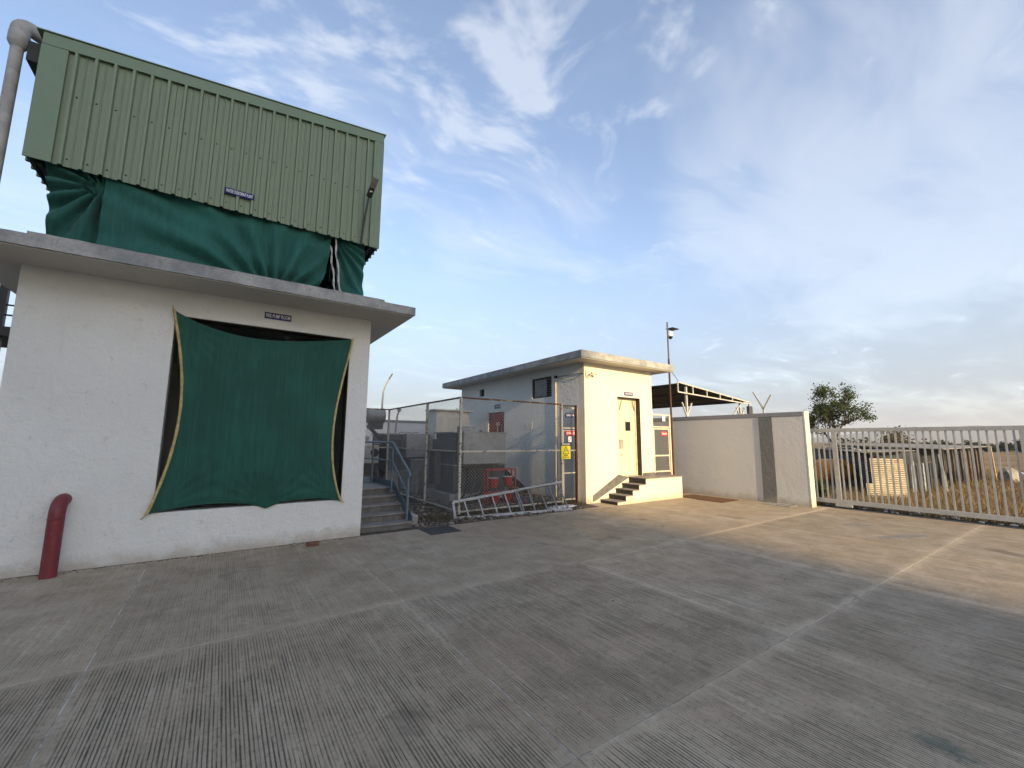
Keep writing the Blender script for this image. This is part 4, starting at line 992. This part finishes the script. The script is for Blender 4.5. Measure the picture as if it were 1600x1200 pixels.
MB().bar((11.97, 8.25, 5.16), (12.06, 8.22, 5.16), .03).obj('camera_arm', 'plastic_white', cp)
for q in ((13.2, 11.6, 3.86), (14.52, 9.6, 3.90)): MB().tube([(11.95, 8.25, 3.98), q], .009, 5).obj('stay', 'cable_black', cp)

cn = thing('canopy', 'open lean-to canopy of dark corrugated sheet on steel posts beyond the wall', 'canopy', (17, 12, 0))
CX0, CX1, CYn, CY1 = 14.5, 19.6, 9.55, 16.0; cz = lambda x: 3.86-(x-CX0)*.0902
sld = Vector((1, 0, -.0902)).normalized()
for k in range(6):
    w = (CY1-CYn)/6
    corr((CX0, CYn+k*w, cz(CX0)+.02*(k % 2)*.2), (0,1,0), sld, (0,0,1), w+.02, (CX1-CX0)*1.004, .076, .012, n_per=4).obj('roof_sheet', 'canopy_sheet', cn)
for x in (14.9, 16.4, 17.9, 19.3): MB().bar((x, CYn+.02, cz(x)-.05), (x, CY1, cz(x)-.05), .05, .05).obj('purlin', 'canopy_sheet', cn)
T = CYn-.12
MB().bar((14.15, T, cz(14.15)-.04), (CX1, T, cz(CX1)-.04), .045).obj('truss_top', 'steel_pale', cn)
MB().bar((14.15, T, cz(14.15)-.42), (CX1, T, cz(CX1)-.12), .045).obj('truss_bottom', 'steel_pale', cn)
for k in range(6):
    x = 14.15+k*.98; tt = (x-14.15)/(CX1-14.15)
    MB().bar((x, T, cz(x)-.06), (x, T, cz(x)-.42+.30*tt), .04).obj('truss_upright', 'steel_pale', cn)
for x in (14.85, 18.9):
    MB().bar((x, CYn, -.05), (x, CYn, cz(x)-.1), .07).obj('post', 'steel_pale', cn)
    MB().bar((x, CYn, 2.55), (x-.3, CYn, 3.1), .045).obj('brace', 'steel_pale', cn); MB().bar((x, CYn, 2.55), (x+.35, CYn, 3.1), .045).obj('brace', 'steel_pale', cn)
for x in (14.9, 19.2): MB().bar((x, 15.5, -.05), (x, 15.5, cz(x)-.1), .08).obj('post', 'steel_blue', cn)
MB().bar((18.9, CYn, cz(18.9)-.25), (17.6, CYn, 2.2), .04).obj('brace', 'steel_pale', cn)
fl_ = thing('flood_light', 'dark box-shaped floodlight hanging at the low corner of the canopy', 'floodlight', (19.3, 9.35, 3.0))
MB().bar((19.35, 9.38, 3.28), (19.35, 9.38, 3.18), .03).obj('bracket', 'black_metal', fl_)
B('body', 'lamp_body', fl_, 19.2, 19.5, 9.28, 9.42, 2.82, 3.18, bevel=.03)
MB().tube([(12.15, 9.5, 2.3), (12.15, 9.5, 2.62), (12.22, 9.45, 2.76), (12.4, 9.4, 2.80)], .13, 12).obj('exhaust_pipe', 'black_metal', None, smooth=True, **L('black rounded exhaust pipe showing above the mesh gate', 'pipe'))

# ------------------------------------------------------------------ rubble and dry litter inside the fence
random.seed(5)
def scatter(name, label, n, reg, smin, smax, m, cat='rubble', flatness=.6):
    base = bmesh.new(); bmesh.ops.create_icosphere(base, subdivisions=1, radius=1)
    bv = np.array([v.co[:] for v in base.verts]); bfc = [tuple(v.index for v in f.verts) for f in base.faces]; base.free()
    V, Fc = [], []
    for i in range(n):
        x, y = reg(); s = smin+(smax-smin)*random.random()**2.2
        q = bv*(1+rng.uniform(-.3, .3, (len(bv), 1)))*s*np.array([random.uniform(.7, 1.4), random.uniform(.7, 1.4), flatness])
        a = random.uniform(0, 6.28); c_, s_ = math.cos(a), math.sin(a); q = q @ np.array([[c_, -s_, 0], [s_, c_, 0], [0, 0, 1]])
        z = gz(x, y) if y > 7.43 else 0
        o = len(V); V += (q+np.array([x, y, z+s*.2])).tolist(); Fc += [tuple(k+o for k in f) for f in bfc]
    me = bpy.data.meshes.new(name); me.from_pydata(V, [], Fc)
    return link(name, me, m, None, label=label, category=cat, kind='stuff')
def reg_rub():
    while True:
        x, y = random.uniform(3.05, 7.3), 7.45+random.random()**1.3*2.2
        if x < 3.3 and y > 9: continue
        return x, y
scatter('rubble', 'grey and brown rubble strewn along the foot of the fence', 1500, reg_rub, .010, .055, 'rubble')
scatter('gravel', 'dark loose stones covering the transformer yard', 1500, lambda: (random.uniform(3.05, 7.6), random.uniform(8.2, 15)), .012, .06, 'rubble')
scatter('grit', 'small bits of grit and dirt along the pump room wall foot', 260, lambda: (random.uniform(-2.2, 2.0), 7.425-abs(random.gauss(0, .05))), .003, .012, 'rubble')
scatter('grit', 'small loose stones on the yard by the drain and platform', 240, lambda: (random.uniform(3, 12), 7.4-abs(random.gauss(0, .5)) if random.random() < .7 else random.uniform(2, 7)), .003, .012, 'rubble')
def blades(name, label, n, reg, h0, h1, w, m, lean=.35, zf=None, cat='grass'):
    P = np.array([reg() for _ in range(n)]); hh = rng.uniform(h0, h1, n); a = rng.uniform(0, 2*math.pi, n); ln = rng.normal(0, lean, (n, 2))
    z = np.array([zf(*p) for p in P]) if zf else np.full(n, -.06)
    b = np.stack([P[:,0], P[:,1], z], 1); s = np.stack([np.cos(a), np.sin(a), 0*a], 1)*w
    tip = b+np.stack([ln[:,0]*hh, ln[:,1]*hh, hh], 1); mid = b*.45+tip*.55; mid[:,:2] -= ln*hh[:,None]*.12
    V = np.stack([b-s, b+s, mid+s*.7, tip, mid-s*.7], 1).reshape(-1, 3)
    me = bpy.data.meshes.new(name); me.from_pydata(V.tolist(), [], [(5*i, 5*i+1, 5*i+2, 5*i+3, 5*i+4) for i in range(n)])
    return link(name, me, m, None, label=label, category=cat, kind='stuff')
def reg_tuft():
    x = random.choice((3.4, 3.6, 4.5, 4.9, 5.4, 5.9, 6.4, 6.9, 7.3, 3.8)); return x+random.gauss(0, .14), 7.62+random.random()*.55
blades('dry_weeds', 'dry weeds and straw growing under the leaning ladder', 1500, reg_tuft, .03, .16, .0025, 'leaf_brown', .7, gz)
def reg_fld():
    x = 12.95+random.random()**1.6*26; y0 = -1.2+(x-12.9)*-.03; y1 = 5.2+(x-12.9)*.30
    return x, random.uniform(y0, y1)
blades('dry_grass', 'tall straw-coloured dry grass covering the field beyond the gate', 42000, reg_fld, .04, .25, .006, 'dry_grass', .35)
scatter('litter', 'pale scraps and stones strewn on the ground just beyond the gate', 130, lambda: (random.uniform(12.85, 13.7), random.uniform(-.5, 4.6)), .01, .07, 'paper', 'litter', .4)
rk = MB(); random.seed(8)
MB().grid(lambda u, v: (6.35+u*.75+.02*mn.noise((u*4, v*4, 0)), 7.58+v*.30, .03+.05*abs(mn.noise((u*6, v*6, 2)))+.02*u), 16, 8).obj('plastic_sheet', 'plastic_white', None, smooth='all', solid=.004, **L('crumpled white plastic sheet lying under the wide end of the ladder', 'plastic sheet'))

# ------------------------------------------------------------------ trees and bushes
def tree(name, label, base, height, crown_r, seed, nleaf, leaf, m, levels=4, spread=.55, group=None, trunk_r=.13, split=(3, 4), trunk_frac=.28, ls=1.):
    random.seed(seed); t = thing(name, label, 'tree', base, group)
    tr = MB(); tips = []
    def grow(p, d, ln, r, lv):
        n = 4; pts = [p]; rs_ = [r]
        for i in range(n):
            d = (d+Vector((random.gauss(0, .13), random.gauss(0, .13), random.gauss(0, .08)+.03))).normalized()
            pts.append(pts[-1]+d*ln/n); rs_.append(r*(1-.38*(i+1)/n))
        tr.tube(pts, rs_, 6 if lv < 2 else 4, False)
        if lv >= 2: tips.extend((pts[-1], pts[-2]) if lv == levels else (pts[-1],))
        if lv == levels: return
        for k in range(random.choice(split)):
            a = random.uniform(0, 6.283); e = random.uniform(spread*.55, spread*1.25)
            sd = Vector((math.cos(a), math.sin(a), 0)); ax = (d*math.cos(e)+(sd-d*sd.dot(d)).normalized()*math.sin(e)).normalized()
            grow(pts[-1] if k else pts[-1], ax, ln*random.uniform(.62, .9), rs_[-1]*.78, lv+1)
    grow(Vector((0,0,-.1)), Vector((random.gauss(0,.06), random.gauss(0,.06), 1)).normalized(), height*trunk_frac, trunk_r, 0)
    top = max(p.z for p in tips); k = height/top; cx = max(math.hypot(p.x, p.y) for p in tips); kx = crown_r/cx
    tr.v = [(v[0]*kx, v[1]*kx, v[2]*k) for v in tr.v]; tips = [Vector((p.x*kx, p.y*kx, p.z*k)) for p in tips]
    o = tr.obj('trunk', 'bark', t, smooth='all'); o.matrix_parent_inverse = Matrix.Identity(4)
    per = max(1, nleaf//len(tips)); tp_ = np.array([p[:] for p in tips]); L_ = np.repeat(tp_, per, 0)
    cs = np.repeat(rng.uniform(.6, 1.35, (len(tips), 1)), per, 0)
    L_ = L_+rng.normal(size=L_.shape)*np.array([1, 1, .7])*crown_r*.085*ls*cs
    me = leaf_mesh(L_, leaf); o = link('crown', me, m, t); o.matrix_parent_inverse = Matrix.Identity(4)
    return t
tree('broadleaf_tree', 'open-crowned green tree standing behind the shack beyond the gate', (30, 9.9, 0), 5.0, 2.0, 23, 9000, .06, 'leaf_green', 4, .70, trunk_frac=.20, ls=.85, split=(3, 4, 4))
def bush(name, label, base, rx, rz, n, leaf, m, seed, group=None, cat='bush'):
    random.seed(seed); t = thing(name, label, cat, base, group); tr = MB(); P = []
    for i in range(9):
        a = random.uniform(0, 6.28); e = random.uniform(.2, 1.2); dv_ = Vector((math.cos(a)*math.sin(e)*rx, math.sin(a)*math.sin(e)*rx, math.cos(e)*rz*1.5))
        tr.tube([Vector((0,0,-.1)), dv_*.5+Vector((0,0,.1)), dv_*.85], [.05*rz, .03*rz, .012*rz], 5, False)
        for _ in range(4): P.append(dv_*random.uniform(.55, 1.05)+Vector((random.gauss(0, .25*rx), random.gauss(0, .25*rx), random.gauss(0, .16*rz))))
    o = tr.obj('trunk', 'bark', t); o.matrix_parent_inverse = Matrix.Identity(4)
    pp = np.repeat(np.array([p[:] for p in P]), n//len(P), 0); pp = pp+rng.normal(size=pp.shape)*np.array([rx, rx, rz])*.16; pp[:,2] = np.maximum(pp[:,2], .02)
    o = link('crown', leaf_mesh(pp, leaf), m, t); o.matrix_parent_inverse = Matrix.Identity(4); return t
bush('scrub_tree', 'brownish bare-looking scrub tree rising over the middle of the shack roof', (42, 10.0, 0), 1.7, 1.55, 2600, .10, 'leaf_brown', 2)
bush('scrub_tree', 'low olive scrub between the green tree and the brownish one', (40, 11.6, 0), 1.3, 1.1, 1600, .10, 'leaf_dark', 3)
bush('shrub', 'small leafy green shrub just inside the left end of the gate', (13.4, 4.78, 0), .2, .34, 700, .03, 'leaf_green', 4)
bush('shrub', 'dark scrub behind the black steel platform at the far left', (-6.2, 17, .2), 1.6, 1.9, 2500, .09, 'leaf_brown', 9)
random.seed(31)
proto = None
for k in range(16):
    a = -.5+k*1.15; dd = 120+random.uniform(-12, 30); az = R(3.2+k*.72+random.uniform(-.2, .2)); loc = (dd*math.cos(az), dd*math.sin(az), 0)
    sc = random.uniform(.42, .72)
    if proto is None:
        proto = bush('distant_tree', 'dark rounded tree in the far tree line across the field', loc, 2.6, 1.9, 1500, .30, 'leaf_dark', 40, 'trees in the far tree line', 'tree'); o = proto
    else: o = copy_tree(proto, loc)
    o.scale = (sc, sc, sc*random.uniform(.8, 1.1)); o.rotation_euler.z = random.uniform(0, 6.28)

# ------------------------------------------------------------------ shacks and junk in the field
lsk = thing('tin_shack', 'long low shack walled with dark corrugated sheets beyond the gate', 'shack', (20, 6.2, 0))
A, Bp = Vector((17.5, 4.75, 0)), Vector((27.5, 9.9, 0)); dr_ = (Bp-A).normalized(); nr = Vector((dr_.y, -dr_.x, 0)); nr = nr if nr.x < 0 or nr.y < 0 and nr.dot(A) < 0 else -nr
ln = (Bp-A).length; nsh = 9
for k in range(nsh):
    w = ln/nsh; corr(A+dr_*(k*w)+Vector((0,0,-.06)), (0,0,1), dr_, -nr if nr.dot(Vector((1,0,0))) > 0 else nr, 1.30, w-.02, .075, .014, n_per=5).obj('wall_sheet', 'tin_dark', lsk)
bk_ = Vector((dr_.y, -dr_.x, 0)); bk_ = bk_ if bk_.x > 0 else -bk_
for k in range(nsh):
    w = ln/nsh; p = A+dr_*(k*w); p2 = A+dr_*((k+1)*w-.03); wa = min(1.6, (p.y-4.15)/-bk_.y+.15); wb = min(1.6, (p2.y-4.15)/-bk_.y+.15)
    MB().prism([p-bk_*.22+Vector((0,0,1.27)), p2-bk_*.22+Vector((0,0,1.27+random.uniform(-.02,.02))), p2+bk_*wb+Vector((0,0,1.33)), p+bk_*wa+Vector((0,0,1.33))], (0,0,.02)).obj('roof_sheet', 'tin_roof', lsk)
random.seed(12)
for k in range(22):
    q = A+dr_*random.uniform(.2, ln)+bk_*random.uniform(-.15, .3); 
    if k < 7: rock((q.x, q.y, 1.33), (.10, .09, .05), k, 'concrete_block', 'roof_stone', **L('grey stone weighing down the shack roof edge', 'stone', 'stones on the shack roof'))
MB().prism([(17.65, 4.62, -.06), (22.0, 4.45, -.06), (22.0, 4.45, 1.26), (17.65, 4.62, 1.26)], (0, .02, 0)).obj('interior_shade_sheet', 'tin_dark', lsk)  # added dark sheet standing in for the shaded open inside of the shack
ts = thing('tin_sheet', 'upright cream corrugated sheet with rust marks leaning on the shack', 'sheet', (17.2, 4.3, 0))
sdir = Vector((.95, -.30, 0)).normalized(); sn = Vector((-.30, -.95, 0))
corr((16.55, 4.50, -.05), (-.06, 0, 1), Vector((.42, -.90, 0)).normalized(), (-.9, -.42, 0), 1.18, .78, .062, .013, n_per=5).obj('sheet', 'tin_cream', ts)
corr((16.42, 4.62, -.06), (-.06, 0, 1), Vector((.42, -.90, 0)).normalized(), (-.9, -.42, 0), .42, .95, .062, .013, n_per=5).obj('lower_sheet', 'tin_cream', ts)
pn = thing('plank_fence', 'row of bluish upright planks and posts beside the cream sheet', 'fence', (19.4, 4.0, 0))
random.seed(4)
for k in range(9):
    x = 18.6+k*.30; y = 4.05-.02*k+random.uniform(-.02, .02); w = random.uniform(.10, .17); h = random.uniform(.86, 1.0)
    MB().bar((x, y, -.06), (x+random.uniform(-.03,.03), y+random.uniform(-.02,.02), h), w, .03, (0,1,0)).obj('plank', random.choice(('plank_blue', 'plank_blue', 'trafo_dark')), pn)
MB().bar((18.4, 4.12, .85), (21.3, 3.95, .95), .05, .05).obj('rail', 'plank_brown', pn)
MB().bar((20.6, 3.6, -.06), (20.9, 3.75, 1.2), .07, .05).obj('leaning_plank', 'plank_blue', pn)
s2 = thing('open_shack', 'dark open-fronted shack of posts and boards farther across the field', 'shack', (24, 4.2, 0))
random.seed(6)
for k in range(12):
    x = 22.0+k*.62; y = 3.98-.02*k
    MB().bar((x, y, -.06), (x+random.uniform(-.05,.05), y, 1.36+random.uniform(-.04,.05)), random.uniform(.07,.16), .06, (0,1,0)).obj('post', random.choice(('plank_brown', 'tin_dark', 'plank_brown')), s2)
MB().prism([(21.6, 3.75, 1.36), (29.4, 3.5, 1.44), (29.4, 7.5, 1.55), (21.6, 7.5, 1.50)], (0,0,.03)).obj('roof_sheet', 'tin_roof', s2)
MB().prism([(22.02, 4.9, -.06), (29.4, 4.6, -.06), (29.4, 4.6, 1.38), (22.02, 4.9, 1.36)], (0,.03,0)).obj('back_wall', 'tin_dark', s2)  # dark wall set forward, standing in for the shade inside the open shack
MB().prism([(25.2, 3.95, -.06), (28.6, 3.85, -.06), (28.6, 3.85, .5), (25.2, 3.95, .5)], (0,.03,0)).obj('low_board', 'plank_brown', s2)
MB().bar((29.3, 3.5, -.06), (29.1, 3.52, 1.46), .12, .08).obj('end_post', 'wood_pale', s2)
tk = thing('water_tank', 'orange plastic tank lying on its side in the grass by the shack', 'tank', (20.3, 6.85, 0))
ax = Vector((.80, -.60, 0)).normalized(); q_ = Vector((0,0,1)).rotation_difference(ax).to_matrix().to_4x4() @ Matrix.Scale(1.2, 4); q_.translation = (19.6, 6.42, .52)
m_ = MB().lathe([(.05, -.56), (.28, -.54), (.36, -.46), (.375, -.40), (.36, -.33), (.375, -.26), (.36, -.18), (.375, -.10), (.36, -.02), (.375, .06), (.36, .14), (.375, .22), (.34, .34), (.24, .44), (.13, .48), (.13, .53), (.02, .54)], 26).mesh('body', smooth=True); m_.transform(q_)
link('body', m_, 'tank_orange', tk)
MB().tube([q_ @ Vector((.385*math.cos(a), .385*math.sin(a), -.36+.55*i/20)) for i, a in enumerate([j*.25 for j in range(21)])], .012, 5).obj('strap', 'cable_black', tk)
rock((28.5, 3.0, .15), (.35, .30, .45), 17, 'concrete_block', 'concrete_lump', **L('pale rounded concrete lump leaning by the end of the open shack', 'lump'))
MB().tube([(24.5, 1.9, .12), (28.0, 2.6, .35)], .05, 8).obj('field_pipe', 'plastic_white', None, **L('white plastic pipe lying across the brown field at right', 'pipe'))

# ------------------------------------------------------------------ black platform at far left
bp = thing('steel_platform', 'black steel platform with railings glimpsed past the pump room corner', 'platform', (-4, 11, 0))
B('deck', 'black_metal', bp, -5.2, -3.12, 10.7, 12.2, 3.34, 3.50)
for x in (-5.1, -3.36):
    B('column', 'black_metal', bp, x-.05, x+.05, 10.75, 10.85, 0, 3.339); B('post', 'black_metal', bp, x-.05, x+.05, 10.75, 10.85, 3.501, 4.55)
for z in (3.72, 3.90, 4.18): MB().tube([(-5.2, 10.8, z), (-3.12, 10.8, z)], .016, 6).obj('rail', 'black_metal', bp)

# ------------------------------------------------------------------ dusty air
hzm = bpy.data.materials.new('air_haze'); hzm.use_nodes = True; q = G(hzm.node_tree)
vol = q.n('VolumePrincipled', Color=(.86, .90, .96, 1), Density=.0003, Anisotropy=.2)
q.t.links.new(vol, q.t.nodes.new('ShaderNodeOutputMaterial').inputs['Volume']); MAT['air_haze'] = hzm
MB().box(-3900, 3900, -3900, 3900, -4, 125).obj('haze', 'air_haze', None, kind='stuff', label='pale dusty air thickening towards the far hills', category='haze')
